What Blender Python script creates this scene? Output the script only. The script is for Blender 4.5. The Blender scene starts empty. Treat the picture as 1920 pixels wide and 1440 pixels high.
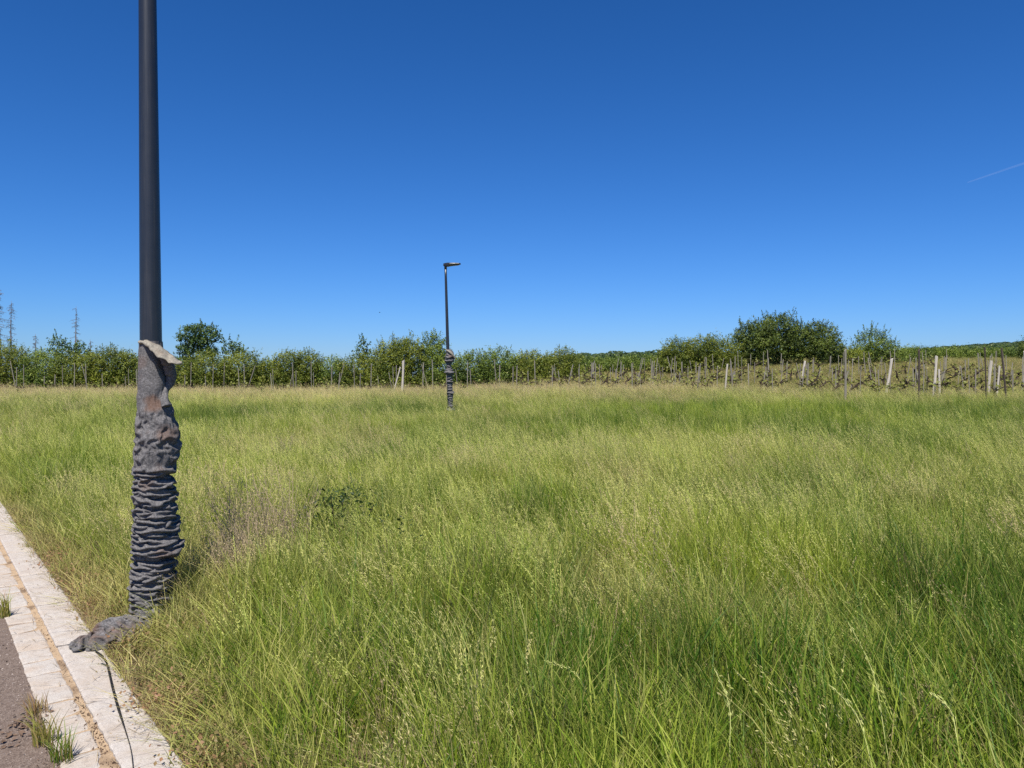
import bpy, math, random
import numpy as np
from mathutils import Vector, Matrix

sc = bpy.context.scene
col = sc.collection
rng = np.random.default_rng(7)
random.seed(7)
R = math.radians

# ------------------------------------------------------------------ camera
CAM_H, FPX, HY = 1.6, 1445.0, 708.0          # eye height, focal length in photo pixels, horizon row
cd = bpy.data.cameras.new('camera'); cam = bpy.data.objects.new('camera', cd); col.objects.link(cam)
cd.sensor_width = 36.0; cd.lens = 36.0 * FPX / 1920.0; cd.clip_start = 0.05; cd.clip_end = 20000
cam.location = (0, 0, CAM_H)
cam.rotation_euler = (R(90) - math.atan((720 - HY) / FPX), 0, 0)
sc.camera = cam

# ------------------------------------------------------------------ sky, sun, exposure
SUN_EL, SUN_AZ = R(59), R(188)               # azimuth from +Y towards +X: behind the camera, a little to the left
w = bpy.data.worlds.new('World'); sc.world = w; w.use_nodes = True
nt = w.node_tree; bg = nt.nodes['Background']
sky = nt.nodes.new('ShaderNodeTexSky'); sky.sky_type = 'NISHITA'; sky.sun_disc = False
sky.sun_elevation = SUN_EL; sky.sun_rotation = SUN_AZ
sky.altitude = 300; sky.air_density = 1.0; sky.dust_density = 0.3; sky.ozone_density = 5.0
EXPO = 0.6
# the camera's contrasty rendering of a clear sky: a tone curve per channel
sep = nt.nodes.new('ShaderNodeSeparateColor'); cmb = nt.nodes.new('ShaderNodeCombineColor'); nt.links.new(sky.outputs[0], sep.inputs[0])
for ch, (g, k) in enumerate(((1.57, .74), (1.20, .865), (1.20, 1.38))):
    pw = nt.nodes.new('ShaderNodeMath'); pw.operation = 'POWER'; pw.inputs[1].default_value = g
    ml = nt.nodes.new('ShaderNodeMath'); ml.operation = 'MULTIPLY'; ml.inputs[1].default_value = k * .1 ** g / (.1 * 2 ** EXPO)
    nt.links.new(sep.outputs[ch], pw.inputs[0]); nt.links.new(pw.outputs[0], ml.inputs[0]); nt.links.new(ml.outputs[0], cmb.inputs[ch])
nt.links.new(cmb.outputs[0], bg.inputs[0])
bg.inputs[1].default_value = 0.1
sd = bpy.data.lights.new('sun', 'SUN'); sun = bpy.data.objects.new('sun', sd); col.objects.link(sun)
sd.energy = 4.6; sd.angle = R(0.53); sd.color = (1.0, 0.95, 0.87)
sdir = Vector((math.sin(SUN_AZ) * math.cos(SUN_EL), math.cos(SUN_AZ) * math.cos(SUN_EL), math.sin(SUN_EL)))
sun.rotation_euler = sdir.to_track_quat('Z', 'Y').to_euler()
sun.location = (0, 0, 30)
sc.view_settings.view_transform = 'Standard'; sc.view_settings.look = 'None'
sc.view_settings.exposure = EXPO; sc.view_settings.gamma = 1.0; sc.view_settings.use_curve_mapping = False
sc.render.engine = 'CYCLES'
sc.cycles.max_bounces = 6; sc.cycles.diffuse_bounces = 3; sc.cycles.glossy_bounces = 2
sc.cycles.transparent_max_bounces = 8; sc.cycles.transmission_bounces = 3
sc.cycles.use_denoising = False

# ------------------------------------------------------------------ helpers
def tag(o, label=None, cat=None, group=None, kind=None):
    if label: o['label'] = label
    if cat: o['category'] = cat
    if group: o['group'] = group
    if kind: o['kind'] = kind
    return o

def empty(name, loc=(0, 0, 0), rz=0.0):
    o = bpy.data.objects.new(name, None); col.objects.link(o)
    o.location = loc; o.rotation_euler = (0, 0, rz); o.empty_display_size = 0.2
    return o

def mkmesh(name, V, quads=None, tris=None, attrs=None, smooth=False):
    V = np.asarray(V, np.float32).reshape(-1, 3)
    me = bpy.data.meshes.new(name)
    q = np.asarray(quads if quads is not None else [], np.int32).reshape(-1, 4)
    t = np.asarray(tris if tris is not None else [], np.int32).reshape(-1, 3)
    me.vertices.add(len(V)); me.vertices.foreach_set('co', V.ravel())
    me.loops.add(len(q) * 4 + len(t) * 3)
    me.loops.foreach_set('vertex_index', np.concatenate([q.ravel(), t.ravel()]).astype(np.int32))
    me.polygons.add(len(q) + len(t))
    st = np.concatenate([np.arange(len(q)) * 4, len(q) * 4 + np.arange(len(t)) * 3]).astype(np.int32)
    me.polygons.foreach_set('loop_start', st)
    me.update(calc_edges=True)
    me.polygons.foreach_set('use_smooth', np.full(len(q) + len(t), smooth))
    for k, a in (attrs or {}).items():
        at = me.attributes.new(k, 'FLOAT', 'POINT'); at.data.foreach_set('value', np.asarray(a, np.float32).ravel())
    return me

def mkobj(name, me, mat=None, parent=None, loc=None, link=True):
    o = bpy.data.objects.new(name, me)
    if link: col.objects.link(o)
    if mat and not me.materials: me.materials.append(mat)
    if parent: o.parent = parent
    if loc is not None: o.location = loc
    return o

class Acc:
    """collects pieces of geometry for ONE mesh"""
    def __init__(s): s.V = []; s.Q = []; s.T = []; s.A = {}; s.n = 0
    def add(s, V, Q=None, T=None, **attrs):
        V = np.asarray(V, float).reshape(-1, 3); s.V.append(V)
        if Q is not None and len(Q): s.Q.append(np.asarray(Q).reshape(-1, 4) + s.n)
        if T is not None and len(T): s.T.append(np.asarray(T).reshape(-1, 3) + s.n)
        for k, a in attrs.items():
            s.A.setdefault(k, []).append(np.broadcast_to(np.asarray(a, float).ravel() if np.ndim(a) else a, (len(V),)))
        s.n += len(V)
    def mesh(s, name, smooth=False):
        return mkmesh(name, np.concatenate(s.V), np.concatenate(s.Q) if s.Q else None,
                      np.concatenate(s.T) if s.T else None, {k: np.concatenate(a) for k, a in s.A.items()}, smooth)

# gradient noise (vectorised)
_perm = np.random.default_rng(3).permutation(512)
_grad = np.random.default_rng(4).normal(size=(512, 3)); _grad /= np.linalg.norm(_grad, axis=1)[:, None]
def noise3(p):
    p = np.asarray(p, float); i = np.floor(p).astype(int); f = p - i
    u = f * f * f * (f * (f * 6 - 15) + 10)
    out = 0
    for dx in (0, 1):
        for dy in (0, 1):
            for dz in (0, 1):
                h = _perm[(_perm[(_perm[(i[..., 0] + dx) & 511] + i[..., 1] + dy) & 511] + i[..., 2] + dz) & 511]
                g = _grad[h]
                d = g[..., 0] * (f[..., 0] - dx) + g[..., 1] * (f[..., 1] - dy) + g[..., 2] * (f[..., 2] - dz)
                wx = u[..., 0] if dx else 1 - u[..., 0]; wy = u[..., 1] if dy else 1 - u[..., 1]; wz = u[..., 2] if dz else 1 - u[..., 2]
                out = out + d * wx * wy * wz
    return out
def noise2(x, y, s=1.0, seed=0.0):
    x = np.asarray(x, float); return noise3(np.stack([x * s, np.asarray(y, float) * s, np.full_like(x, 7.3 + seed)], -1)) * 1.7

def sstep(a, b, x):
    t = np.clip((np.asarray(x, float) - a) / (b - a), 0, 1); return t * t * (3 - 2 * t)

def ribbons(P, W, side):
    """P (N,S,3) centre lines, W (N,S) widths, side (N,S,3) or (N,3): flat strips"""
    N, S, _ = P.shape
    if side.ndim == 2: side = side[:, None, :]
    a = P - side * W[..., None] * .5; b = P + side * W[..., None] * .5
    V = np.stack([a, b], 2).reshape(-1, 3)
    base = (np.arange(N)[:, None] * S + np.arange(S - 1)[None]) * 2
    Q = np.stack([base, base + 1, base + 3, base + 2], -1).reshape(-1, 4)
    return V, Q

def tube(pts, rad, sides=7, cap=True, flat=None):
    pts = np.asarray(pts, float); n = len(pts); rad = np.broadcast_to(np.asarray(rad, float), (n,))
    tg = np.gradient(pts, axis=0); tg /= np.linalg.norm(tg, axis=1)[:, None] + 1e-9
    ref = np.array([0.13, 0.31, 0.94]) if abs(tg[0][2]) < .9 else np.array([0.9, 0.3, 0.1])
    u = np.cross(tg, ref); u /= np.linalg.norm(u, axis=1)[:, None]; v = np.cross(tg, u)
    th = np.arange(sides) / sides * 2 * math.pi
    V = pts[:, None] + rad[:, None, None] * (np.cos(th)[None, :, None] * u[:, None] + np.sin(th)[None, :, None] * v[:, None])
    V = V.reshape(-1, 3); i = np.arange(n - 1)[:, None] * sides; j = np.arange(sides)[None]; k = (j + 1) % sides
    Q = np.stack([i + j, i + k, i + sides + k, i + sides + j], -1).reshape(-1, 4)
    T = []
    if cap:
        V = np.concatenate([V, pts[:1], pts[-1:]]); a, b = n * sides, n * sides + 1
        for q in range(sides):
            T.append((a, (q + 1) % sides, q)); T.append((b, (n - 1) * sides + q, (n - 1) * sides + (q + 1) % sides))
    return V, Q, np.array(T, int).reshape(-1, 3)

def box(x0, x1, y0, y1, z0, z1, bev=0.0):
    """box with the top edges chamfered"""
    b = bev
    V = [(x0, y0, z0), (x1, y0, z0), (x1, y1, z0), (x0, y1, z0),
         (x0, y0, z1 - b), (x1, y0, z1 - b), (x1, y1, z1 - b), (x0, y1, z1 - b),
         (x0 + b, y0 + b, z1), (x1 - b, y0 + b, z1), (x1 - b, y1 - b, z1), (x0 + b, y1 - b, z1)]
    Q = [(0, 3, 2, 1), (8, 9, 10, 11)]
    for k in range(4):
        m = (k + 1) % 4
        Q.append((k, m, 4 + m, 4 + k)); Q.append((4 + k, 4 + m, 8 + m, 8 + k))
    return np.array(V, float), np.array(Q, int)

# ------------------------------------------------------------------ terrain
def slope_at(x): return 0.026 + 0.022 * sstep(-8, 6, x) + 0.028 * sstep(6, 28, x)
def terrain(x, y):
    x = np.asarray(x, float); y = np.asarray(y, float)
    s = np.log1p(np.exp((np.minimum(y, 78) - 33.5) / 4.0)) * 4.0
    z = slope_at(np.clip(x, -60, 60)) * s
    z = z + 0.05 * noise2(x, y, 0.16) * sstep(7, 16, y)
    far = sstep(90, 420, y)
    ang = x / np.maximum(y, 1.0)                        # the wooded ridge climbs towards the right
    ridge = 1.0 + 3.4 * sstep(0.0, 0.10, ang) + 1.6 * sstep(.25, .5, ang) + 6.5 * sstep(0.45, 0.70, ang)
    z = z + far * ridge * (1 - 0.8 * sstep(520, 1200, y))
    return z
def unproj(px, py, z=0.0, y=None):
    """photo pixel -> point on the ground (z above terrain) or at depth y"""
    if y is None:
        y = 10.0
        for _ in range(40):
            g = float(terrain((px - 960) / FPX * y, y)) + z
            y2 = (CAM_H - g) * FPX / max(py - HY, 1.0); y = .5 * y + .5 * min(y2, 80)
    x = (px - 960) / FPX * y
    return np.array([x, y, CAM_H - (py - HY) / FPX * y])
def pix(x, y, z=0.0): return 960 + FPX * x / y, HY + FPX * (CAM_H - z) / y

KX, KS = 1.082, 0.775                        # kerb's field edge: X = KX - KS*Y
KD = np.array([-KS, 1.0]); KD /= np.linalg.norm(KD)   # along the kerb
KN = np.array([KD[1], -KD[0]])              # towards the field
KO = np.array([KX, 0.0])
def kerb_s(x, y): return (np.asarray(x) - KO[0]) * KN[0] + (np.asarray(y) - KO[1]) * KN[1]   # >0 on the field
def kerb_pt(a, s, z=0.0): p = KO + KD * a + KN * s; return np.array([p[0], p[1], z])
KROT = math.atan2(KD[1], KD[0]) - math.pi / 2   # local +Y along the kerb, local +X towards the field

# ------------------------------------------------------------------ materials
def mat(name, build):
    m = bpy.data.materials.new(name); m.use_nodes = True; m.node_tree.nodes.clear()
    n = m.node_tree.nodes; l = m.node_tree.links
    out = n.new('ShaderNodeOutputMaterial'); sh = build(n, l); l.new(sh, out.inputs[0]); return m
def N(n, typ, **kw):
    x = n.new(typ)
    for k, v in kw.items(): setattr(x, k, v)
    return x
def mixc(n, l, f, a, b, mode='MIX'):
    x = n.new('ShaderNodeMix'); x.data_type = 'RGBA'; x.blend_type = mode; x.clamp_factor = True
    for s, v in ((0, f), (6, a), (7, b)):
        if hasattr(v, 'links') or hasattr(v, 'is_linked'): l.new(v, x.inputs[s])
        elif s == 0: x.inputs[0].default_value = v
        else: x.inputs[s].default_value = (*v, 1)
    return x.outputs[2]
def mth(n, l, op, a, b=None, c=None, clamp=False):
    x = n.new('ShaderNodeMath'); x.operation = op; x.use_clamp = clamp
    for s, v in ((0, a), (1, b), (2, c)):
        if v is None: continue
        if hasattr(v, 'is_linked'): l.new(v, x.inputs[s])
        else: x.inputs[s].default_value = v
    return x.outputs[0]
def noi(n, l, scale, detail=4, rough=.6, vec=None, dist=0.0):
    x = n.new('ShaderNodeTexNoise'); x.inputs['Scale'].default_value = scale; x.inputs['Detail'].default_value = detail
    x.inputs['Roughness'].default_value = rough; x.inputs['Distortion'].default_value = dist
    if vec is not None: l.new(vec, x.inputs['Vector'])
    return x.outputs[0]
def ramp(n, l, f, stops):
    x = n.new('ShaderNodeValToRGB'); e = x.color_ramp.elements
    e[0].position, e[0].color = stops[0][0], (*stops[0][1], 1); e[1].position, e[1].color = stops[-1][0], (*stops[-1][1], 1)
    for p, c in stops[1:-1]: k = e.new(p); k.color = (*c, 1)
    l.new(f, x.inputs[0]); return x.outputs[0]
def att(n, name, typ='GEOMETRY'):
    x = n.new('ShaderNodeAttribute'); x.attribute_name = name; x.attribute_type = typ; return x.outputs[2]
def objco(n): return n.new('ShaderNodeTexCoord').outputs['Object']
def pos(n): return n.new('ShaderNodeNewGeometry').outputs['Position']
def bsdf(n, l, color, rough=.8, spec=.3, normal=None, metal=0.0, ior=1.5):
    b = n.new('ShaderNodeBsdfPrincipled'); b.inputs['IOR'].default_value = ior
    if hasattr(color, 'is_linked'): l.new(color, b.inputs['Base Color'])
    else: b.inputs['Base Color'].default_value = (*color, 1)
    if hasattr(rough, 'is_linked'): l.new(rough, b.inputs['Roughness'])
    else: b.inputs['Roughness'].default_value = rough
    b.inputs['Specular IOR Level'].default_value = spec; b.inputs['Metallic'].default_value = metal
    if normal is not None: l.new(normal, b.inputs['Normal'])
    return b.outputs[0]
def bump(n, l, h, strength=.4, dist=.01):
    b = n.new('ShaderNodeBump'); b.inputs['Strength'].default_value = strength; b.inputs['Distance'].default_value = dist
    l.new(h, b.inputs['Height']); return b.outputs[0]

def leafy(c_dark, c_light, c_dry, transl=.3, spec=.25, inst=True, rough=.5):
    """plant surface: 'r' varies leaf by leaf, instance attributes 'tint' (dryness) and 'hue' vary tuft by tuft"""
    def f(n, l):
        r = att(n, 'r')
        typ = 'INSTANCER' if inst else 'GEOMETRY'
        hue = att(n, 'hue', typ); tint = att(n, 'tint', typ)
        g = mixc(n, l, mth(n, l, 'MULTIPLY_ADD', mth(n, l, 'SUBTRACT', r, .5), .7, hue, True), c_dark, c_light)
        dry = mth(n, l, 'MULTIPLY_ADD', mth(n, l, 'SUBTRACT', r, .5), .55, tint, True)
        c = mixc(n, l, dry, g, c_dry)
        b = bsdf(n, l, c, rough, spec)
        t = n.new('ShaderNodeBsdfTranslucent'); l.new(c, t.inputs[0])
        m = n.new('ShaderNodeMixShader'); m.inputs[0].default_value = transl
        l.new(b, m.inputs[1]); l.new(t.outputs[0], m.inputs[2]); return m.outputs[0]
    return f

M = {}
M['grass'] = mat('meadow_grass', leafy((.054, .132, .009), (.37, .455, .042), (.54, .45, .18), .37))
M['seed'] = mat('seed_heads', leafy((.26, .34, .055), (.63, .65, .165), (.62, .47, .27), .3, .15, rough=.7))
M['drystalk'] = mat('dry_stalks', leafy((.20, .18, .06), (.34, .27, .11), (.40, .29, .19), .2, .1, rough=.8))
M['weed'] = mat('low_weeds', leafy((.07, .11, .022), (.19, .20, .06), (.31, .165, .09), .25, .2))

def m_ground(n, l):
    p = pos(n); veg = att(n, 'veg')
    a = noi(n, l, 9.0, 8, .7, p); b = noi(n, l, .8, 4, .6, p)
    soil = ramp(n, l, a, [(.3, (.10, .07, .045)), (.5, (.19, .135, .09)), (.72, (.31, .235, .16))])
    vg = ramp(n, l, b, [(.3, (.055, .075, .018)), (.6, (.10, .11, .03)), (.8, (.17, .145, .06))])
    c = mixc(n, l, veg, soil, vg)
    return bsdf(n, l, c, .95, .1, bump(n, l, a, .7, .03))
M['ground'] = mat('soil', m_ground)

def m_asphalt(n, l):
    p = pos(n)
    v = n.new('ShaderNodeTexVoronoi'); v.inputs['Scale'].default_value = 135; l.new(p, v.inputs['Vector'])
    g = noi(n, l, 260, 3, .7, p); big = noi(n, l, 3.0, 4, .6, p)
    c = ramp(n, l, v.outputs['Color'], [(.1, (.10, .073, .056)), (.5, (.185, .135, .105)), (.9, (.30, .24, .195))])
    c = mixc(n, l, mth(n, l, 'MULTIPLY', big, .45), c, (.19, .135, .10))
    c = mixc(n, l, mth(n, l, 'MULTIPLY', g, .5), c, (.10, .08, .072))
    return bsdf(n, l, c, .92, .2, bump(n, l, v.outputs['Distance'], .8, .006))
M['asphalt'] = mat('worn_asphalt', m_asphalt)

def stone(c0, c1, stain):
    def f(n, l):
        p = pos(n); oi = n.new('ShaderNodeObjectInfo').outputs['Random']
        g = noi(n, l, 170, 4, .75, p); b = noi(n, l, 7, 6, .65, p); s = noi(n, l, 28, 6, .7, p, 1.0)
        c = ramp(n, l, g, [(.3, c0), (.55, c1), (.75, tuple(min(.8, x * 1.15) for x in c1))])
        c = mixc(n, l, mth(n, l, 'MULTIPLY', mth(n, l, 'SUBTRACT', b, .40, clamp=True), 2.6, clamp=True), c, stain)
        c = mixc(n, l, mth(n, l, 'MULTIPLY', mth(n, l, 'SUBTRACT', s, .54, clamp=True), 3.0, clamp=True), c, tuple(x * .5 for x in c0))
        c = mixc(n, l, mth(n, l, 'MULTIPLY', oi, .25), c, stain)
        return bsdf(n, l, c, .9, .2, bump(n, l, mth(n, l, 'ADD', g, mth(n, l, 'MULTIPLY', s, 2.0)), .5, .006))
    return f
M['kerb'] = mat('pale_concrete', stone((.32, .285, .255), (.51, .465, .415), (.40, .33, .265)))
M['sett'] = mat('pale_granite', stone((.31, .275, .245), (.49, .45, .40), (.42, .33, .25)))
def m_mortar(n, l):
    p = pos(n); g = noi(n, l, 120, 5, .7, p); d = noi(n, l, 5.5, 4, .6, p)
    c = ramp(n, l, g, [(.3, (.32, .22, .13)), (.7, (.50, .375, .25))])
    c = mixc(n, l, mth(n, l, 'MULTIPLY', mth(n, l, 'SUBTRACT', d, .5, clamp=True), 5.0, clamp=True), c, (.13, .085, .055))
    return bsdf(n, l, c, .95, .1, bump(n, l, g, .8, .008))
M['mortar'] = mat('orange_sand_joint', m_mortar)

def m_paint(n, l):
    p = objco(n); g = noi(n, l, 14, 4, .6, p)
    mp = n.new('ShaderNodeMapping'); mp.inputs['Scale'].default_value = (60, 60, 1.6); l.new(p, mp.inputs[0]); sk = noi(n, l, 1.0, 5, .7, mp.outputs[0]); sp = noi(n, l, 55, 4, .7, p)
    c = mixc(n, l, g, (.010, .012, .015), (.021, .022, .025))
    c = mixc(n, l, mth(n, l, 'MULTIPLY', mth(n, l, 'SUBTRACT', sk, .52, clamp=True), .9, clamp=True), c, (.09, .085, .078))
    c = mixc(n, l, mth(n, l, 'MULTIPLY', mth(n, l, 'SUBTRACT', sp, .66, clamp=True), 1.6, clamp=True), c, (.12, .11, .10))
    rg = mth(n, l, 'MULTIPLY_ADD', sk, .22, .26)
    return bsdf(n, l, c, rg, .5, ior=1.62)
M['paint'] = mat('anthracite_paint', m_paint)
def m_lens(n, l): return bsdf(n, l, (.06, .06, .065), .3, .5)
M['lens'] = mat('lamp_glass', m_lens)

def cloth(base, light, rust):
    def f(n, l):
        p = objco(n)
        a = noi(n, l, 90, 4, .75, p); b = noi(n, l, 260, 2, .8, p); s = noi(n, l, 5.2, 3, .5, p, .6)
        c = ramp(n, l, a, [(.32, tuple(x * .55 for x in base)), (.5, base), (.7, light)])
        c = mixc(n, l, mth(n, l, 'MULTIPLY', mth(n, l, 'SUBTRACT', b, .5, clamp=True), 2.0, clamp=True), c, light)
        st = att(n, 'stain')
        k = mth(n, l, 'MULTIPLY', mth(n, l, 'SUBTRACT', s, .60, clamp=True), 3.0, clamp=True)
        c = mixc(n, l, mth(n, l, 'MULTIPLY', mth(n, l, 'MAXIMUM', k, st), .8, clamp=True), c, rust)
        return bsdf(n, l, c, .95, .08, bump(n, l, a, .6, .004))
    return f
M['felt'] = mat('grey_felt', cloth((.118, .112, .110), (.245, .232, .228), (.15, .075, .04)))
M['felt_pale'] = mat('sunbleached_felt', cloth((.25, .225, .18), (.36, .33, .27), (.2, .12, .08)))
M['black'] = mat('black_webbing', lambda n, l: bsdf(n, l, (.018, .017, .017), .8, .2))

def wood(c0, c1):
    def f(n, l):
        p = objco(n); mp = n.new('ShaderNodeMapping'); mp.inputs['Scale'].default_value = (30, 30, 3); l.new(p, mp.inputs[0])
        g = noi(n, l, 1.0, 5, .7, mp.outputs[0]); oi = n.new('ShaderNodeObjectInfo').outputs['Random']
        c = mixc(n, l, g, c0, c1); c = mixc(n, l, mth(n, l, 'MULTIPLY', oi, .4), c, tuple(x * .5 for x in c0))
        return bsdf(n, l, c, .9, .15, bump(n, l, g, .5, .01))
    return f
M['stake'] = mat('weathered_wood', wood((.19, .168, .133), (.36, .325, .265)))
M['stake_pale'] = mat('bleached_wood', wood((.42, .37, .30), (.62, .56, .47)))
M['stake_dark'] = mat('dark_wood', wood((.055, .042, .034), (.12, .095, .075)))
M['vine_wood'] = mat('vine_bark', wood((.035, .024, .018), (.085, .062, .045)))
M['bark'] = mat('bark', wood((.05, .042, .034), (.12, .10, .08)))
M['deadbark'] = mat('dead_bark', wood((.12, .105, .10), (.21, .185, .175)))

def foliage(c_dark, c_light, c_tip):
    def f(n, l):
        r = att(n, 'r'); k = att(n, 'k')
        c = mixc(n, l, mth(n, l, 'MULTIPLY_ADD', mth(n, l, 'SUBTRACT', r, .5), .6, k, True), c_dark, c_light)
        c = mixc(n, l, mth(n, l, 'MULTIPLY', mth(n, l, 'SUBTRACT', r, .86, clamp=True), 4.5, clamp=True), c, c_tip)
        b = bsdf(n, l, c, .5, .3); t = n.new('ShaderNodeBsdfTranslucent'); l.new(c, t.inputs[0])
        m = n.new('ShaderNodeMixShader'); m.inputs[0].default_value = .25
        l.new(b, m.inputs[1]); l.new(t.outputs[0], m.inputs[2]); return m.outputs[0]
    return f
M['leaf_olive'] = mat('olive_foliage', foliage((.050, .085, .010), (.26, .29, .032), (.30, .25, .07)))
M['leaf_green'] = mat('green_foliage', foliage((.040, .080, .013), (.23, .295, .038), (.31, .33, .09)))
M['leaf_dark'] = mat('dark_foliage', foliage((.022, .046, .010), (.165, .215, .028), (.23, .25, .07)))
M['leaf_blue'] = mat('bluish_foliage', foliage((.028, .064, .018), (.13, .195, .034), (.19, .24, .07)))
M['leaf_vine'] = mat('vine_leaf', foliage((.09, .12, .02), (.22, .22, .04), (.32, .26, .08)))
M['wood_far'] = mat('far_wood_foliage', foliage((.022, .050, .018), (.060, .095, .028), (.09, .11, .04)))

# ------------------------------------------------------------------ ground sheet
def ground():
    xs = np.unique(np.concatenate([np.linspace(-1500, -80, 12), np.linspace(-80, 80, 161), np.linspace(80, 1500, 12),
                                   np.linspace(-250, 330, 59)]))
    ys = np.unique(np.concatenate([np.linspace(-600, -10, 8), np.linspace(-10, 90, 101), np.linspace(90, 560, 60), np.linspace(560, 3000, 16)]))
    X, Y = np.meshgrid(xs, ys); Z = terrain(X, Y)
    V = np.stack([X, Y, Z], -1).reshape(-1, 3); nx, ny = len(xs), len(ys)
    i = (np.arange(ny - 1)[:, None] * nx + np.arange(nx - 1)[None]).ravel()
    veg = np.clip(sstep(.5, 3.5, kerb_s(X, Y)) * (1 - .3 * sstep(42, 48, Y)) + sstep(80, 120, Y), 0, 1)
    me = mkmesh('ground', V, np.stack([i, i + 1, i + nx + 1, i + nx], -1), attrs={'veg': veg}, smooth=True)
    tag(mkobj('ground', me, M['ground']), 'bare brown soil of the field under the grass', 'ground', kind='structure')
ground()

# ------------------------------------------------------------------ road, gutter, kerb
GW, MW, KW = 0.164, 0.026, 0.206
TAIL = np.array([[-2.40, 4.98], [-2.44, 4.75], [-2.46, 4.6], [-2.47, 4.47], [-2.52, 4.42]])           # gutter, joint and kerb widths
def road():
    a = np.linspace(-12, 40, 53); s0, s1 = -(KW + MW + GW) + .004, -6.0
    s = np.array([s0, s0 - .15, s0 - .5, -2.0, s1]); V = []
    for q in a:
        for k in s: V.append(kerb_pt(q, k, .008 + .012 * max(0, 1 - abs(k + 3) / 3)))
    i = (np.arange(len(a) - 1)[:, None] * len(s) + np.arange(len(s) - 1)[None]).ravel()
    me = mkmesh('road', V, np.stack([i, i + len(s), i + len(s) + 1, i + 1], -1), smooth=True)
    tag(mkobj('road', me, M['asphalt']), 'worn reddish grey asphalt road in the bottom left corner', 'road', kind='structure')
    # sandy joint between gutter and kerb
    a = np.arange(-4, 30, .02); V = []
    wob = noise2(a, a * 0, 6.0) * .006
    for q, wv in zip(a, wob):
        V.append(kerb_pt(q, -KW - MW - GW + .004, .005)); V.append(kerb_pt(q, -KW - MW * .5 + wv, .013 + wv * .4)); V.append(kerb_pt(q, -KW + .003, .016 + wv * .5))
    i = (np.arange(len(a) - 1)[:, None] * 3 + np.arange(2)[None]).ravel()
    me = mkmesh('mortar_joint', V, np.stack([i, i + 1, i + 4, i + 3], -1), smooth=True)
    return mkobj('mortar_joint', me, M['mortar'])
gut = empty('gutter'); tag(gut, 'single row of pale granite setts between the asphalt and the kerb', 'gutter', kind='structure')
ker = empty('kerb'); tag(ker, 'low kerb of pale concrete stones along the grass edge', 'kerb', kind='structure')
mj = road(); mj.parent = gut

def worn_block(wid, ln, top, seed, nx=5, ny=8, bev=.008, rough=.003):
    """a stone with chipped edges: grid top, rounded rim, sides"""
    r = np.random.default_rng(seed)
    xs = np.concatenate([[0, .05], np.linspace(.2, .8, nx - 4 if nx > 4 else 2), [.95, 1]]); ys = np.concatenate([[0, .04], np.linspace(.15, .85, ny - 4), [.96, 1]])
    X, Y = np.meshgrid(xs, ys)
    edge = np.minimum(np.minimum(X, 1 - X) * wid, np.minimum(Y, 1 - Y) * ln)
    Z = top - bev * (1 - sstep(0, .012, edge)) + rough * noise3(np.stack([X * wid * 30, Y * ln * 30, np.full_like(X, seed * 1.7)], -1))
    jx = r.normal(0, .0018, X.shape); jy = r.normal(0, .0022, X.shape)
    V = np.stack([(X - .5) * wid + jx, (Y - .5) * ln + jy, Z], -1).reshape(-1, 3); n, m = len(xs), len(ys)
    i = (np.arange(m - 1)[:, None] * n + np.arange(n - 1)[None]).ravel()
    Q = [np.stack([i, i + 1, i + n + 1, i + n], -1)]
    rim = list(range(n)) + [k * n + n - 1 for k in range(1, m)] + [m * n - 1 - k for k in range(1, n)] + [k * n for k in range(m - 2, 0, -1)]
    B = V[rim].copy(); B[:, 2] = -.08; b0 = len(V); L = len(rim)
    Q.append(np.array([(rim[k], b0 + k, b0 + (k + 1) % L, rim[(k + 1) % L]) for k in range(L)]))
    return np.concatenate([V, B]), np.concatenate(Q)

sett_me = []
for k in range(10):
    V, Q = worn_block(GW - .006, .205 + .018 * math.sin(k * 2.1), .017, 10 + k, 6, 8, .007, .007)
    sett_me.append(mkmesh('sett', V, Q, smooth=False)); sett_me[-1].materials.append(M['sett'])
a = -1.5; k = 0
while a < 30:
    me = sett_me[(k * 7) % 10]; ln = .205 + .018 * math.sin(((k * 7) % 10) * 2.1)
    o = mkobj('sett', me, None, gut); p = kerb_pt(a + ln / 2, -KW - MW - GW / 2, random.uniform(-.003, .003))
    o.location = p; o.rotation_euler = (random.gauss(0, .012), random.gauss(0, .012), KROT + random.gauss(0, .012))
    a += ln + random.uniform(.009, .016); k += 1
kerb_me = []
for k in range(4):
    V, Q = worn_block(KW, .985, .036, 40 + k, 9, 30, .009, .004)
    kerb_me.append(mkmesh('kerb_stone', V, Q, smooth=False)); kerb_me[-1].materials.append(M['kerb'])
for k in range(-2, 30):
    o = mkobj('kerb_stone', kerb_me[k % 4], None, ker)
    o.location = kerb_pt(k * 1.0 + .35, -KW / 2, random.uniform(-.002, .002)); o.rotation_euler = (0, 0, KROT + random.gauss(0, .002))

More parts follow.
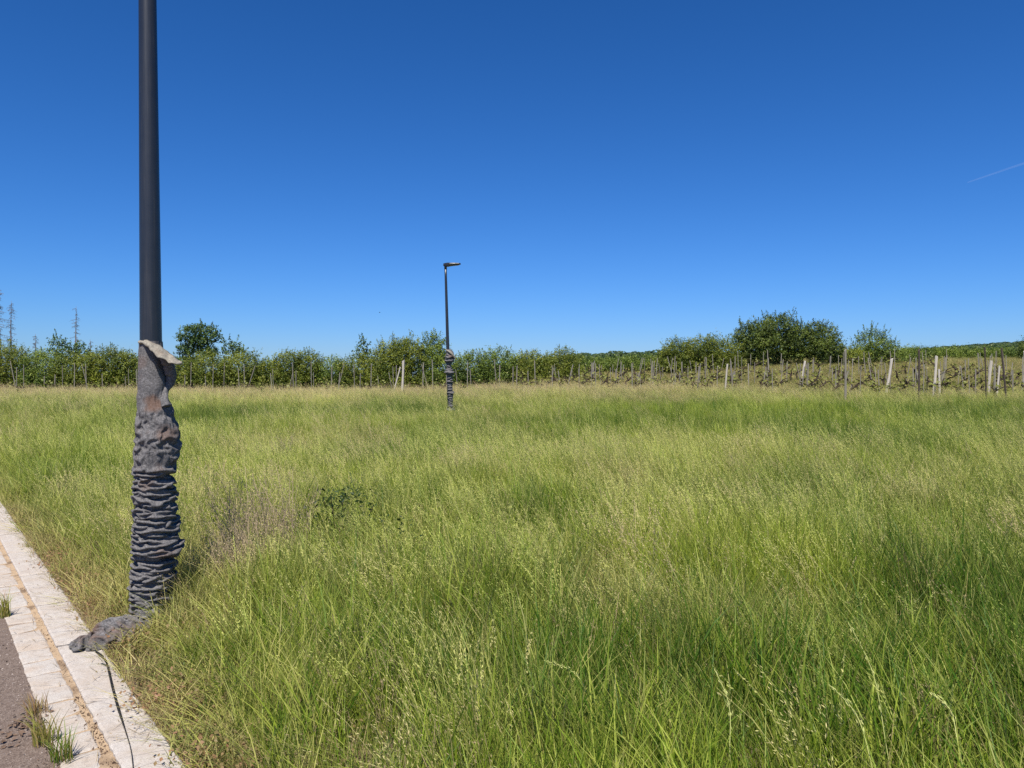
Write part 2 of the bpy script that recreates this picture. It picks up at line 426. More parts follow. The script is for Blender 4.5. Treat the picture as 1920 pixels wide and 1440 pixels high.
# ------------------------------------------------------------------ street lamps in fabric sleeves
def lamp_post(base, top, r0, r1, head_dir, label):
    base = np.array(base, float); top = np.array(top, float)
    root = empty('street_lamp', base)
    ax = top - base; H = np.linalg.norm(ax)
    t = np.linspace(0, 1, 14)[:, None]
    V, Q, T = tube(ax * t, r0 + (r1 - r0) * t[:, 0], 40)
    A = Acc(); A.add(V, Q, T)
    mkobj('pole', A.mesh('pole', True), M['paint'], root)
    # head: spigot and a flat wedge-shaped luminaire
    d = np.array([math.cos(head_dir), math.sin(head_dir), 0.0]); s = np.array([-d[1], d[0], 0]); up = np.array([0, 0, 1.0])
    A = Acc(); V, Q, T = tube(np.array([ax - ax / H * .12, ax + ax / H * .05]), .052, 16); A.add(V, Q, T)
    V, Q, T = tube(np.array([ax + d * -.07 + up * .05, ax + d * .1 + up * .065]), .055, 14); A.add(V, Q, T)
    mkobj('spigot', A.mesh('spigot', True), M['paint'], root)
    prof = [(-.08, .055, -.005, .09), (.0, .085, -.025, .115), (.10, .12, -.03, .125), (.16, .145, -.01, .118), (.36, .15, .022, .115), (.52, .125, .045, .11), (.58, .08, .062, .10)]
    V = []; n = 12
    for (u, hw, zb, zt) in prof:
        c = (zb + zt) / 2; h = (zt - zb) / 2
        for q in range(n):
            th = q / n * 2 * math.pi; e = lambda v: math.copysign(abs(v) ** .55, v)
            V.append(ax + d * u + s * hw * e(math.cos(th)) + up * (c + h * e(math.sin(th))))
    V = np.array(V); i = np.arange(len(prof) - 1)[:, None] * n; j = np.arange(n)[None]; k = (j + 1) % n
    Q = np.stack([i + j, i + k, i + n + k, i + n + j], -1).reshape(-1, 4)
    V = np.concatenate([V, V[:n].mean(0)[None], V[-n:].mean(0)[None]])
    T = [(len(V) - 2, (q + 1) % n, q) for q in range(n)] + [(len(V) - 1, (len(prof) - 1) * n + q, (len(prof) - 1) * n + (q + 1) % n) for q in range(n)]
    hd = mkobj('lamp_head', mkmesh('lamp_head', V, Q, T, smooth=False), M['paint'], root)
    V, Q = box(.2, .5, -.1, .1, -.008, .0, .002)
    W = ax + V[:, :1] * d + V[:, 1:2] * s + up * (V[:, 2:] + .012 + (V[:, :1] - .2) * .1)
    mkobj('lamp_glass', mkmesh('lamp_glass', W, Q), M['lens'], hd)
    tag(root, label, 'street lamp', 'street lamps wrapped in grey fabric')
    return root

def pbd_tube(z, r0, comp, nth, rin, iters, seed, nsc=(2.2, 26.0), slack=1.10, bend=.20, grav=.00016, rough=.010, irr=0.0):
    """a cloth tube pushed together along its axis: relaxes a net of threads until it buckles into folds"""
    nz = len(z); th = np.arange(nth) / nth * 2 * math.pi; C, S = np.cos(th)[None], np.sin(th)[None]
    r0 = np.asarray(r0, float)[:, None]; rin = np.broadcast_to(np.asarray(rin, float), (nz,))[:, None]; Z = np.asarray(z, float)[:, None] + 0 * C
    nn = noise3(np.stack([C * nsc[0] + seed + 0 * Z, S * nsc[0] + 0 * Z, Z * nsc[1]], -1)) + .6 * noise3(np.stack([C * nsc[0] * 2 + 0 * Z, S * nsc[0] * 2 + seed + 0 * Z, Z * nsc[1] * 1.7 + 9], -1))
    slope = .25 * nn
    P = np.stack([(r0 + rough * nn) * C, (r0 + rough * nn) * S, Z + rough * .4 * slope], -1)
    dz = np.abs(np.diff(z))[:, None]; cp = np.asarray(comp, float)[:, None] + 0 * C
    cp = 1 + (cp - 1) * np.clip(1 + irr * 1.3 * noise3(np.stack([C * .8 + seed + 0 * Z, S * .8 + 0 * Z, Z * 9.0], -1)) + irr * noise3(np.stack([C * 1.2 + 0 * Z, S * 1.2 + 0 * Z, Z * 4.0 + seed], -1)), .25, 1.7); cv = (cp[1:] + cp[:-1]) / 2
    r0 = r0 + irr * .012 * noise3(np.stack([C * .9 + 0 * Z, S * .9 + seed + 0 * Z, Z * 7.0], -1)) * np.clip((cp - 1) * 2, 0, 1)
    h = 2 * r0 * math.sin(math.pi / nth) * np.broadcast_to(np.asarray(slack, float), (nz,))[:, None]; hd = (h[1:] + h[:-1]) / 2
    top, bot = P[0].copy(), P[-1].copy(); sg = np.sign(z[-1] - z[0])
    def proj(A, B, L, k):
        d = B - A; n = np.sqrt((d * d).sum(-1)) + 1e-9; c = (k * .5 * (n - L) / n)[..., None] * d; A += c; B -= c
    ev = np.arange(0, nth, 2)
    for it in range(iters):
        f = min(1, (it + 1) / (iters * .6)); L = dz * (1 + (cv - 1) * f)
        P[..., 2] -= grav * np.clip((cp - 1) * 2, 0, 1)
        for a in (0, 1): m = (nz - 1 - a) // 2 * 2; proj(P[a:a + m:2], P[a + 1:a + 1 + m:2], L[a:a + m:2], 1.0)
        for a in (0, 1):
            I = (ev + a) % nth; J = (I + 1) % nth; A, B = P[:, I], P[:, J]; proj(A, B, h[:, I], .6); P[:, I] = A; P[:, J] = B
        D = np.sqrt(L ** 2 + hd ** 2)
        for sh in (1, -1):
            for a in (0, 1):
                m = (nz - 1 - a) // 2 * 2; A = P[a:a + m:2]; B = np.roll(P[a + 1:a + 1 + m:2], sh, 1); proj(A, B, D[a:a + m:2], .25); P[a + 1:a + 1 + m:2] = np.roll(B, -sh, 1)
        for a in range(4):
            m = (nz - 2 - a) // 4 * 4
            if m > 0: proj(P[a:a + m:4], P[a + 2:a + 2 + m:4], (L[a:a + m:4] + L[a + 1:a + 1 + m:4]), bend)
        r = np.sqrt(P[..., 0] ** 2 + P[..., 1] ** 2) + 1e-9; q = np.maximum(r, rin) / r; P[..., 0] *= q; P[..., 1] *= q
        P[0] = top; P[-1, :, 2] = bot[:, 2]
    return P

def tube_quads(nz, nth):
    i = np.arange(nz - 1)[:, None] * nth; j = np.arange(nth)[None]; kk = (j + 1) % nth
    return np.stack([i + j, i + kk, i + nth + kk, i + nth + j], -1).reshape(-1, 4)

def sleeve_mesh(prof, axis_px, Y, comp, seed, nz, nth, iters, stains=(), shrink=.016, rpole=.0715, **kw):
    """prof: (row, left, right) in photo pixels at the pole; axis given by axis_px(row); comp(row): how much longer the cloth is than the space it fills"""
    prof = np.array(prof, float); m = Y / FPX
    rr_ = np.linspace(prof[0, 0], prof[-1, 0], 400); cc = comp(rr_); u = np.concatenate([[0], np.cumsum((cc[1:] + cc[:-1]) / 2)]); rows = np.interp(np.linspace(0, u[-1], nz), u, rr_)
    L = np.interp(rows, prof[:, 0], prof[:, 1]); Rr = np.interp(rows, prof[:, 0], prof[:, 2])
    axp = axis_px(rows); l = (axp - L) * m; r = (Rr - axp) * m; z = CAM_H + (HY - rows) * m; cm = comp(rows)
    sh = shrink * np.clip((cm - 1) * 2, 0, 1); r0 = np.maximum((l + r) / 2 - sh, rpole + .002)
    if 'slack' in kw and callable(kw['slack']): kw['slack'] = kw['slack'](rows)
    P = pbd_tube(z, r0, cm, nth, rpole, iters, seed, **kw)
    vx = (axp.mean() - 960) / FPX; nn = math.hypot(vx, 1); vv = np.array([vx, 1]) / nn; uu = np.array([vv[1], -vv[0]])
    rad = np.hypot(P[..., 0], P[..., 1]) + 1e-9; C = P[..., 0] / rad
    rad = np.maximum(rad + ((r - l) / 2)[:, None] * C, rpole); ct, st_ = P[..., 0] / np.hypot(P[..., 0], P[..., 1]), P[..., 1] / np.hypot(P[..., 0], P[..., 1])
    ax = np.interp(CAM_H * 0 + HY + (CAM_H - P[..., 2]) / m, rows, axp)
    X = (ax - 960) / FPX * Y + rad * (ct * uu[0] + st_ * -vv[0]); Yw = Y + rad * (ct * uu[1] + st_ * -vv[1])
    V = np.stack([X, Yw, P[..., 2]], -1).reshape(-1, 3)
    st = np.zeros(len(V))
    for (sx, sy, sr, sv) in stains:      # rusty patches: centre given by side offset and height
        off = ((V[:, 0] - (sx - 960) / FPX * Y) ** 2 + (V[:, 2] - (CAM_H + (HY - sy) * m)) ** 2) ** .5
        st = np.maximum(st, sv * (1 - sstep(sr * .4, sr, off + .03 * noise3(V * 25))) * (V[:, 1] < Y + .05))
    return V, tube_quads(nz, nth), st

YP = 5.1
def near_axis(r): return 279.5 + (np.asarray(r, float)) * .0060
b = unproj(286.4, HY + CAM_H * FPX / YP, y=YP); H0 = 6.0
topx = float(near_axis(HY - (H0 - CAM_H) * FPX / YP))
lamp_post((b[0], YP, -.02), ((topx - 960) / FPX * YP, YP, H0), .079, .043, R(20), 'near dark lamp post beside the kerb, rising out of the top of the picture')
near_prof = [(640, 262, 304), (680, 261, 307), (715, 260, 311), (745, 259, 313), (765, 258, 322), (795, 256, 333), (830, 254, 336), (856, 252, 333),
             (868, 249, 330), (880, 251, 322), (900, 250, 328), (950, 250, 331), (990, 248, 334), (1018, 247, 341), (1036, 247, 327), (1065, 245, 329), (1090, 243, 322),
             (1110, 241, 323), (1130, 245, 320), (1150, 252, 314), (1166, 258, 308)]
def near_comp(r): return np.interp(r, [640, 735, 765, 855, 872, 1130, 1166], [1.0, 1.0, 1.16, 1.22, 2.3, 2.3, 1.6])
slv = empty('fabric_sleeve', (b[0], YP, 0)); tag(slv, 'large crumpled grey felt sleeve round the near lamp post, its end trailing over the kerb', 'fabric sleeve', 'fabric sleeves on the lamp posts')
def child(name, V, Q, T=None, attrs=None, mat_=None, parent=slv, smooth=True, loc=None):
    base = np.array(parent.location) if loc is None else np.array(loc)
    return mkobj(name, mkmesh(name, np.asarray(V) - base, Q, T, attrs, smooth), mat_, parent)
V, Q, st = sleeve_mesh(near_prof, near_axis, YP, near_comp, 2.0, 330, 84, 260, [(297, 757, .07, .75), (322, 812, .07, .5), (275, 680, .06, .3), (318, 1035, .07, .4), (285, 905, .05, .35)], nsc=(1.5, 19.0), rough=.022, irr=.8, bend=.16, slack=lambda q: np.interp(q, [640, 735, 765, 845, 870, 1166], [1.0, 1.02, 1.22, 1.22, 1.12, 1.12]))
wr = child('wrap', V, Q, None, {'stain': st}, M['felt'])
ss = wr.modifiers.new('smooth', 'SUBSURF'); ss.levels = ss.render_levels = 1

def path_pts(pxs, Y, zoff=0):
    return np.array([unproj(p[0], p[1], y=Y - p[2]) for p in pxs])
def spline(P, n):
    P = np.asarray(P, float); t = np.linspace(0, len(P) - 1, n); i = np.clip(t.astype(int), 0, len(P) - 2); f = (t - i)[:, None]
    p0 = P[np.clip(i - 1, 0, None)]; p1 = P[i]; p2 = P[i + 1]; p3 = P[np.clip(i + 2, None, len(P) - 1)]
    return .5 * (2 * p1 + (p2 - p0) * f + (2 * p0 - 5 * p1 + 4 * p2 - p3) * f * f + (3 * p1 - p0 - 3 * p2 + p3) * f ** 3)
# turned-down top edge: a tongue of bleached cloth sloping down to the right
n = 40
up_e = spline(path_pts([(262, 638, .03), (280, 639, .085), (298, 647, .085), (314, 660, .06), (328, 672, .07), (341, 681, .10)], YP), n)
lo_e = spline(path_pts([(263, 643, .06), (277, 651, .125), (292, 664, .15), (308, 675, .16), (324, 681, .15), (341, 684, .10)], YP), n)
up_e += .007 * np.stack([noise3(up_e * 24 + k) for k in (1, 2, 3)], -1) * 2; lo_e += .010 * np.stack([noise3(lo_e * 24 + k) for k in (4, 5, 6)], -1) * 2
mq = 9; f = np.linspace(0, 1, mq)[None, :, None]
G = up_e[:, None] * (1 - f) + lo_e[:, None] * f
G[..., 1] -= .02 * np.sin(f[..., 0] * math.pi) + .014 * noise3(G * 22); G[..., 2] += .009 * noise3(G * 26 + 5)
i = (np.arange(n - 1)[:, None] * mq + np.arange(mq - 1)[None]).ravel()
flap = child('folded_flap', G.reshape(-1, 3), np.stack([i, i + 1, i + mq + 1, i + mq], -1), None, {'stain': np.clip(noise3(G.reshape(-1, 3) * 14) - .15, 0, 1)}, M['felt_pale'])
sol = flap.modifiers.new('thickness', 'SOLIDIFY'); sol.thickness = .006; sol.offset = 0
# loose loop of cloth hanging under the flap on the shaded side
P = spline(path_pts([(304, 668, .05), (314, 680, .03), (320, 698, 0), (321, 714, -.02), (313, 728, .0), (308, 742, .03), (312, 762, .05)], YP), 60)
rad = np.interp(np.linspace(0, 1, 60), [0, .3, .55, .75, 1], [.030, .034, .026, .018, .03])
V, Q, T = tube(P, rad, 20); V += (noise3(V * 30)[:, None] * np.array([.012, .012, .012]))
child('loose_loop', V, Q, T, None, M['felt'])
# trailing end lying over the kerb
tp = np.array([[b[0] - .01, YP - .02, .12], unproj(276, 1160, y=YP - .16), unproj(252, 1174, y=YP - .30), unproj(226, 1186, y=YP - .42), unproj(206, 1197, y=YP - .53), unproj(182, 1210, y=YP - .61), unproj(158, 1215, y=YP - .63), unproj(140, 1213, y=YP - .62), unproj(131, 1212, y=YP - .61)])
nt_, nk = 120, 56
tl = np.linspace(0, .95, nt_); t = tl / .95
rad = np.interp(t, np.array([0, 1, 2, 3, 4, 5, 6, 7, 7.6, 8]) / 8, [.085, .062, .054, .064, .090, .106, .100, .076, .046, .012])
B = pbd_tube(tl, rad, np.full(nt_, 1.9), nk, rad * .5, 200, 5.0, (1.3, 12.0), 1.22, .12, 0.0, .026, .9)
P = spline(tp, 400); seg = np.concatenate([[0], np.cumsum(np.linalg.norm(np.diff(P, axis=0), axis=1))]); seg /= seg[-1]
tt = np.clip(B[..., 2] / .95, 0, 1); c = np.stack([np.interp(tt, seg, P[:, k]) for k in range(3)], -1)
tg = np.gradient(P, axis=0); tg /= np.linalg.norm(tg, axis=1)[:, None]; tg = np.stack([np.interp(tt, seg, tg[:, k]) for k in range(3)], -1)
sd = np.cross(tg, [0, 0, 1.0]); sd /= np.linalg.norm(sd, axis=-1)[..., None]; up_ = np.cross(sd, tg)
V = (c + sd * B[..., :1] * 1.08 + up_ * B[..., 1:2] * .82).reshape(-1, 3)
floor_z = np.where((kerb_s(V[:, 0], V[:, 1]) < .0), .038, .010)
V[:, 2] = np.where(V[:, 2] < floor_z + .02, floor_z + .02 * np.exp((np.minimum(V[:, 2], floor_z + .02) - floor_z - .02) / .02), V[:, 2])
st = np.clip(sstep(.45, .7, np.repeat(t, nk)) * sstep(.06, .12, V[:, 2]) * (noise3(V * 9) + .2) * 2.0, 0, .75)
Q = tube_quads(nt_, nk); V = np.concatenate([V, V[-nk:].mean(0)[None]]); st = np.append(st, 0)
T = [(len(V) - 1, (nt_ - 1) * nk + q, (nt_ - 1) * nk + (q + 1) % nk) for q in range(nk)]
trail = child('trailing_end', V, Q, T, {'stain': st}, M['felt'])
ss = trail.modifiers.new('smooth', 'SUBSURF'); ss.levels = ss.render_levels = 1
# black webbing tape running from the bundle along the kerb, fraying to a thread
tp = [unproj(176, 1222, .12), unproj(192, 1236, .09), unproj(199, 1250, .045), unproj(209, 1290, .042), unproj(220, 1330, .042), unproj(231, 1372, .042), unproj(241, 1412, .042), unproj(247, 1452, .042), unproj(250, 1500, .042)]
P = spline(np.array(tp), 70); P[:, 0] += .006 * np.sin(np.linspace(0, 11, 70)) * np.linspace(0, 1, 70); tg = np.gradient(P, axis=0); tg /= np.linalg.norm(tg, axis=1)[:, None]
side = np.cross(tg, [0, 0, 1.0]); side /= np.linalg.norm(side, axis=1)[:, None]
tt = np.linspace(0, 1, 70); wd = np.interp(tt, [0, .1, .25, .5, .62, .72, 1], [.010, .012, .009, .010, .005, .0025, .002]) * (1 + .3 * noise3(P * 40))
A = Acc()
for sgn in (1, -1):
    ed = P[:, None] + side[:, None] * (np.array([-.5, 0, .5])[None, :, None] * wd[:, None, None]); ed[:, 1, 2] += .004 * sgn; ed[..., 2] += .003 * sgn
    i = (np.arange(69)[:, None] * 3 + np.arange(2)[None]).ravel(); q = np.stack([i, i + 3, i + 4, i + 1], -1)
    A.add(ed.reshape(-1, 3) - np.array(slv.location), q if sgn > 0 else q[:, ::-1])
mkobj('webbing_tape', A.mesh('webbing_tape'), M['black'], slv)

YF = 29.5
def far_axis(r): return 835.5 + (np.asarray(r, float) - 497) * .0272
fb = np.array([(far_axis(785) - 960) / FPX * YF, YF, float(terrain(-2.4, YF))])
ftop = unproj(float(far_axis(497)), 499, y=YF)
lamp_post(fb - np.array([0, 0, .05]), ftop, .079, .044, R(0), 'far dark lamp post with its flat lamp head in view, standing in the meadow')
far_prof = [(655, 838, 846), (660, 836, 850), (668, 835, 854), (676, 834, 851), (683, 837, 846), (690, 837, 848), (698, 833, 852), (704, 839, 848), (715, 838, 850), (725, 840, 848),
            (736, 838, 851), (743, 841, 850), (750, 841, 848), (758, 840, 850), (768, 837, 854), (776, 837, 854), (782, 839, 852)]
fs = empty('fabric_sleeve', fb); tag(fs, 'narrow bunched grey felt sleeve round the far lamp post in the meadow', 'fabric sleeve', 'fabric sleeves on the lamp posts')
V, Q, st = sleeve_mesh(far_prof, far_axis, YF, lambda r: np.interp(r, [655, 665, 770, 782], [1.1, 1.5, 1.5, 1.2]), 9.0, 150, 36, 120, [(848, 668, .15, .5)], nsc=(1.6, 9.0), bend=.3, rough=.02)
child('wrap', V, Q, None, {'stain': st}, M['felt'], parent=fs)
P = spline(path_pts([(836, 656, .12), (843, 660, .17), (850, 667, .14), (854, 674, .1)], YF), 20)
V, Q, T = tube(P, np.interp(np.linspace(0, 1, 20), [0, .5, 1], [.02, .05, .02]), 10)
child('folded_flap', V, Q, T, {'stain': np.zeros(len(V))}, M['felt_pale'], parent=fs)
#@@TREES
# ------------------------------------------------------------------ trees and shrubs
def rand_unit(r, n):
    v = r.normal(size=(n, 3)); return v / np.linalg.norm(v, axis=1)[:, None]

def leaf_quads(r, P, nrm, size, asp=.55):
    """rhombic leaves at P facing nrm"""
    n = len(P); a = np.cross(nrm, rand_unit(r, n)); a /= np.linalg.norm(a, axis=1)[:, None] + 1e-9; b_ = np.cross(nrm, a)
    L = size * r.uniform(.6, 1.25, n); W = L * asp
    V = np.stack([P - a * L[:, None] * .5, P + b_ * W[:, None] * .5 + nrm * L[:, None] * .06, P + a * L[:, None] * .5, P - b_ * W[:, None] * .5 + nrm * L[:, None] * .06], 1).reshape(-1, 3)
    return V, np.arange(n * 4).reshape(-1, 4)

def crown(lobes, dens, leaf, seed, shoots=8, shoot_len=.9, sparse=0.0, zmin=-9, tw=1.0):
    r = np.random.default_rng(seed); A = Acc()
    for (c, rad) in lobes:
        c = np.array(c); rad = np.array(rad)
        area = math.pi * rad[0] * rad[2]
        nt_ = max(30, int(dens * area * 62))
        d = rand_unit(r, nt_); rho = r.uniform(.25, 1.0, nt_) ** .55
        lump = noise3(d * 1.9 + seed * 3.1) * 1.1 + noise3(d * 4.3 + seed) * .5
        p = c + d * rad * (rho * (1 + .42 * lump))[:, None]
        keep = (p[:, 2] > zmin) & (r.random(nt_) > sparse * (noise3(p * .9 + seed) > -.05))
        p, d = p[keep], d[keep]; nt_ = len(p)
        dr = d * .7 + np.array([0, 0, .55]) + r.normal(0, .45, (nt_, 3)); dr /= np.linalg.norm(dr, axis=1)[:, None]
        kl = 14; L = r.uniform(.25, .75, nt_) * tw
        s = r.random((nt_, kl)); q = p[:, None] + dr[:, None] * (L[:, None] * s)[..., None] + r.normal(0, .075, (nt_, kl, 3))
        q = q.reshape(-1, 3)
        nrm = rand_unit(r, len(q)) + np.repeat(d, kl, 0) * .5 + np.array([0, -.15, .55]); nrm /= np.linalg.norm(nrm, axis=1)[:, None]
        V, Q = leaf_quads(r, q, nrm, leaf)
        kk = np.clip(.45 + .9 * noise3(p * .75 + seed * 2) + r.normal(0, .16, nt_), 0, 1)
        A.add(V, Q, r=np.repeat(r.random(len(q)), 4), k=np.repeat(np.repeat(kk, kl), 4))
        # shoots that stand out of the outline
        ns = int(shoots * rad[0] / 2) + (2 if shoots else 0)
        if not ns: continue
        ph = r.uniform(-math.pi, math.pi, ns); el = r.uniform(.5, 1.5, ns)
        d = np.stack([np.cos(ph) * np.cos(el), np.sin(ph) * np.cos(el), np.sin(el)], -1); p0 = c + d * rad * .85
        for pp, dd in zip(p0, d):
            dd = dd * .5 + np.array([r.normal(0, .25), r.normal(0, .25), .8]); dd /= np.linalg.norm(dd); Ls = shoot_len * r.uniform(.4, 1.2)
            nn = int(10 + 22 * Ls); s = r.random(nn) ** .8
            q = pp + dd * (s * Ls)[:, None] + r.normal(0, .055, (nn, 3)) * (1.3 - s)[:, None]
            V, Q = leaf_quads(r, q, rand_unit(r, nn) * .8 + np.array([0, -.2, .4]), leaf * .85)
            A.add(V, Q, r=np.repeat(r.random(nn), 4), k=r.uniform(.3, .8))
            V, Q, T = tube(np.array([pp - dd * .2, pp + dd * Ls]), [.012, .004], 3, False); A.add(V, Q, r=.3, k=0.0)
    return A

def limbs(base, lobes, seed, r0):
    r = np.random.default_rng(seed + 99); A = Acc(); base = np.array(base)
    tops = [np.array(c) for c, _ in lobes]; mean = np.mean(tops, 0); fork = base + (mean - base) * np.array([.4, .4, .38])
    P = spline([base - [0, 0, .2], base + (fork - base) * .5 + r.normal(0, .05, 3), fork], 8); V, Q, T = tube(P, np.linspace(r0, r0 * .7, 8), 8); A.add(V, Q, T)
    for (c, rad) in lobes:
        c = np.array(c); P = spline([fork, (fork + c) / 2 + r.normal(0, .12, 3), c + np.array([0, 0, rad[2] * .3])], 8); V, Q, T = tube(P, np.linspace(r0 * .6, r0 * .15, 8), 6); A.add(V, Q, T)
        for _ in range(7):
            e = c + rand_unit(r, 1)[0] * np.array(rad) * .85; s = c + (fork - c) * r.uniform(0, .5)
            P = spline([s, (s + e) / 2 + r.normal(0, .12, 3), e], 6); V, Q, T = tube(P, np.linspace(r0 * .25, r0 * .06, 6), 4, False); A.add(V, Q, T)
    return A

def bush(name, px, Y, lobes_px, leafmat, label, cat, dens=1.45, leaf=.13, seed=1, shoots=8, shoot_len=.8, sparse=0.0, trunk_r=.06, tw=1.0, group='trees and shrubs of the hedgerow'):
    x = (px - 960) / FPX * Y; g = float(terrain(x, Y)); base = np.array([x, Y, g])
    root = empty(name, base); lobes = []; r = np.random.default_rng(seed)
    for (lx, ly, rx, ry) in lobes_px:
        yy = Y + r.uniform(-.5, .5); p = unproj(lx, ly, y=yy); lobes.append((p - base, (rx * yy / FPX, rx * yy / FPX * .85, ry * yy / FPX)))
    A = crown(lobes, dens, leaf, seed, shoots, shoot_len, sparse, .05, tw)
    if name == 'hedge_shrub':                      # leafy right down to the ground
        low = [((c[0], c[1] - .1, .55), (rd[0] * 1.05, rd[1] * .9, .75)) for c, rd in lobes]
        B = crown(low, 1.2, leaf, seed + 500, 0, .3, 0, zmin=.0); A.add(np.concatenate(B.V), np.concatenate(B.Q), None, r=np.concatenate(B.A['r']), k=np.concatenate(B.A['k']))
    mkobj('crown', A.mesh('crown'), M[leafmat], root)
    A = limbs((0, 0, 0), lobes, seed, trunk_r); mkobj('trunk', A.mesh('trunk', True), M['bark'], root)
    return tag(root, label, cat, group)

HS = 'hedge_shrub'
bush(HS, 0, 62, [(-40, 690, 40, 38), (18, 688, 44, 40)], 'leaf_olive', 'olive hedge shrub with brownish top at the far left edge, below two dead spruces', 'shrub', seed=11)
bush(HS, 78, 62, [(80, 696, 42, 36)], 'leaf_green', 'rounded green hedge shrub in front of the short dead spruce tip', 'shrub', seed=12)
bush('broadleaf_sapling', 118, 63.5, [(106, 652, 12, 17), (128, 664, 22, 16), (150, 668, 18, 14)], 'leaf_blue', 'open sapling with dark bluish leaves rising above the hedge left of the near lamp post', 'sapling', dens=.5, leaf=.2, seed=13, sparse=.5, shoots=10, trunk_r=.04)
bush(HS, 148, 61.5, [(146, 698, 48, 32)], 'leaf_olive', 'low olive hedge shrub under the open bluish sapling', 'shrub', seed=14)
bush(HS, 215, 62, [(205, 690, 42, 34), (240, 696, 34, 30)], 'leaf_olive', 'yellowish green hedge shrub just left of the near lamp post', 'shrub', seed=15, shoots=12)
bush(HS, 290, 63, [(285, 702, 38, 28)], 'leaf_green', 'hedge shrub hidden mostly behind the wrapped near lamp post', 'shrub', seed=16)
bush('small_tree', 372, 66, [(378, 619, 36, 7), (352, 633, 20, 8), (396, 634, 22, 9), (372, 642, 22, 10), (350, 656, 22, 9), (388, 660, 20, 10), (346, 678, 24, 10)], 'leaf_blue', 'small dark tree with flat tufted crown right of the near lamp post', 'tree', dens=1.1, leaf=.17, seed=17, sparse=.2, shoots=9, shoot_len=.7, trunk_r=.10, tw=.45)
bush('broadleaf_sapling', 436, 66, [(434, 656, 20, 13), (450, 668, 14, 12)], 'leaf_blue', 'thin open sapling touching the right side of the flat crowned tree', 'sapling', dens=.45, leaf=.19, seed=18, sparse=.4, trunk_r=.04)
bush(HS, 395, 62, [(385, 698, 50, 32), (345, 706, 36, 26)], 'leaf_olive', 'broad olive hedge shrub under the flat crowned small tree', 'shrub', seed=19)
bush(HS, 455, 62, [(455, 692, 42, 30)], 'leaf_olive', 'olive hedge shrub below the thin open sapling', 'shrub', seed=20)
bush(HS, 503, 63, [(502, 704, 36, 24)], 'leaf_green', 'lowest hedge shrub in the dip between the flat crowned tree and the domed shrub', 'shrub', seed=21)
bush(HS, 555, 62, [(540, 692, 32, 30), (575, 692, 30, 30)], 'leaf_olive', 'domed twin topped olive hedge shrub midway between the two lamp posts', 'shrub', seed=22)
bush(HS, 622, 62, [(620, 702, 40, 26)], 'leaf_green', 'low green hedge shrub between the domed shrub and the sparse sapling', 'shrub', seed=23)
bush('broadleaf_sapling', 682, 64, [(681, 654, 10, 15), (685, 672, 9, 9)], 'leaf_blue', 'sparse upright sapling sticking out of the hedge left of the far lamp post', 'sapling', dens=.45, leaf=.19, seed=24, sparse=.4, trunk_r=.03)
bush(HS, 672, 62, [(672, 698, 38, 28)], 'leaf_olive', 'yellowish hedge shrub at the foot of the sparse upright sapling', 'shrub', seed=25)
bush(HS, 745, 62, [(738, 678, 40, 36), (765, 672, 34, 34), (720, 700, 40, 26)], 'leaf_olive', 'tall bulky hedge shrub with pointed shoots left of the far lamp post', 'shrub', seed=26, shoots=14, shoot_len=1.1)
bush(HS, 815, 62.5, [(812, 662, 26, 30), (818, 694, 38, 34)], 'leaf_green', 'tall pointed hedge shrub directly behind the far lamp post', 'shrub', seed=27, shoots=14, shoot_len=1.1)
bush(HS, 885, 63, [(884, 694, 38, 30)], 'leaf_green', 'green hedge shrub just right of the far lamp post', 'shrub', seed=28)
bush(HS, 940, 63, [(936, 688, 40, 30)], 'leaf_green', 'hedge shrub with a dark tufted top, second right of the far lamp post', 'shrub', seed=29, shoots=12)
bush(HS, 995, 63, [(995, 694, 40, 30)], 'leaf_olive', 'even olive hedge shrub, third right of the far lamp post', 'shrub', seed=30)
bush(HS, 1050, 63, [(1048, 690, 40, 31)], 'leaf_olive', 'hedge shrub with bristly top at the right end of the middle hedge', 'shrub', seed=31, shoots=12)
for k, (px, lab) in enumerate(((1722, 'first'), (1780, 'second'), (1836, 'third'), (1892, 'last'))):
    bush(HS, px, 84, [(px - 14, 681, 32, 15), (px + 16, 679, 32, 16)], 'leaf_green', 'low green shrub in the row under the wooded ridge, %s from the left' % lab, 'shrub', seed=70 + k, shoots=5, shoot_len=.5, group='low shrubs under the wooded ridge')
G2 = 'low shrubs in the dip of the hedgerow'
for k, px in enumerate((1105, 1160, 1215)):
    bush(HS, px, 74, [(px - 6, 698, 36, 24), (px + 26, 701, 32, 22)], 'leaf_green', ('leftmost', 'middle', 'rightmost')[k] + ' low green shrub in the dip before the far wooded hill', 'shrub', seed=32 + k, shoots=5, shoot_len=.5, group=G2)
bush(HS, 1290, 68, [(1270, 668, 36, 28), (1310, 664, 38, 30), (1260, 692, 40, 24)], 'leaf_olive', 'broad light green shrub at the left foot of the big dark tree', 'shrub', seed=40, shoots=10)
bush(HS, 1352, 68.5, [(1350, 668, 40, 34)], 'leaf_olive', 'olive shrub with reddish leaves leaning against the big dark tree', 'shrub', seed=41)
bush('field_tree', 1440, 70, [(1415, 640, 42, 34), (1460, 624, 44, 30), (1440, 654, 62, 30), (1500, 645, 36, 32)], 'leaf_dark', 'largest dark green field tree, with a spiky uneven crown', 'tree', dens=1.25, leaf=.15, seed=42, shoots=14, shoot_len=1.2, trunk_r=.2)
bush('field_tree', 1540, 70, [(1538, 640, 36, 34), (1550, 660, 34, 24)], 'leaf_dark', 'dome shaped dark tree joined to the right of the largest tree', 'tree', dens=1.2, leaf=.15, seed=43, shoots=8, trunk_r=.16)
bush(HS, 1592, 70, [(1592, 678, 28, 20)], 'leaf_olive', 'small yellowish shrub in the gap right of the dome shaped tree', 'shrub', seed=44)
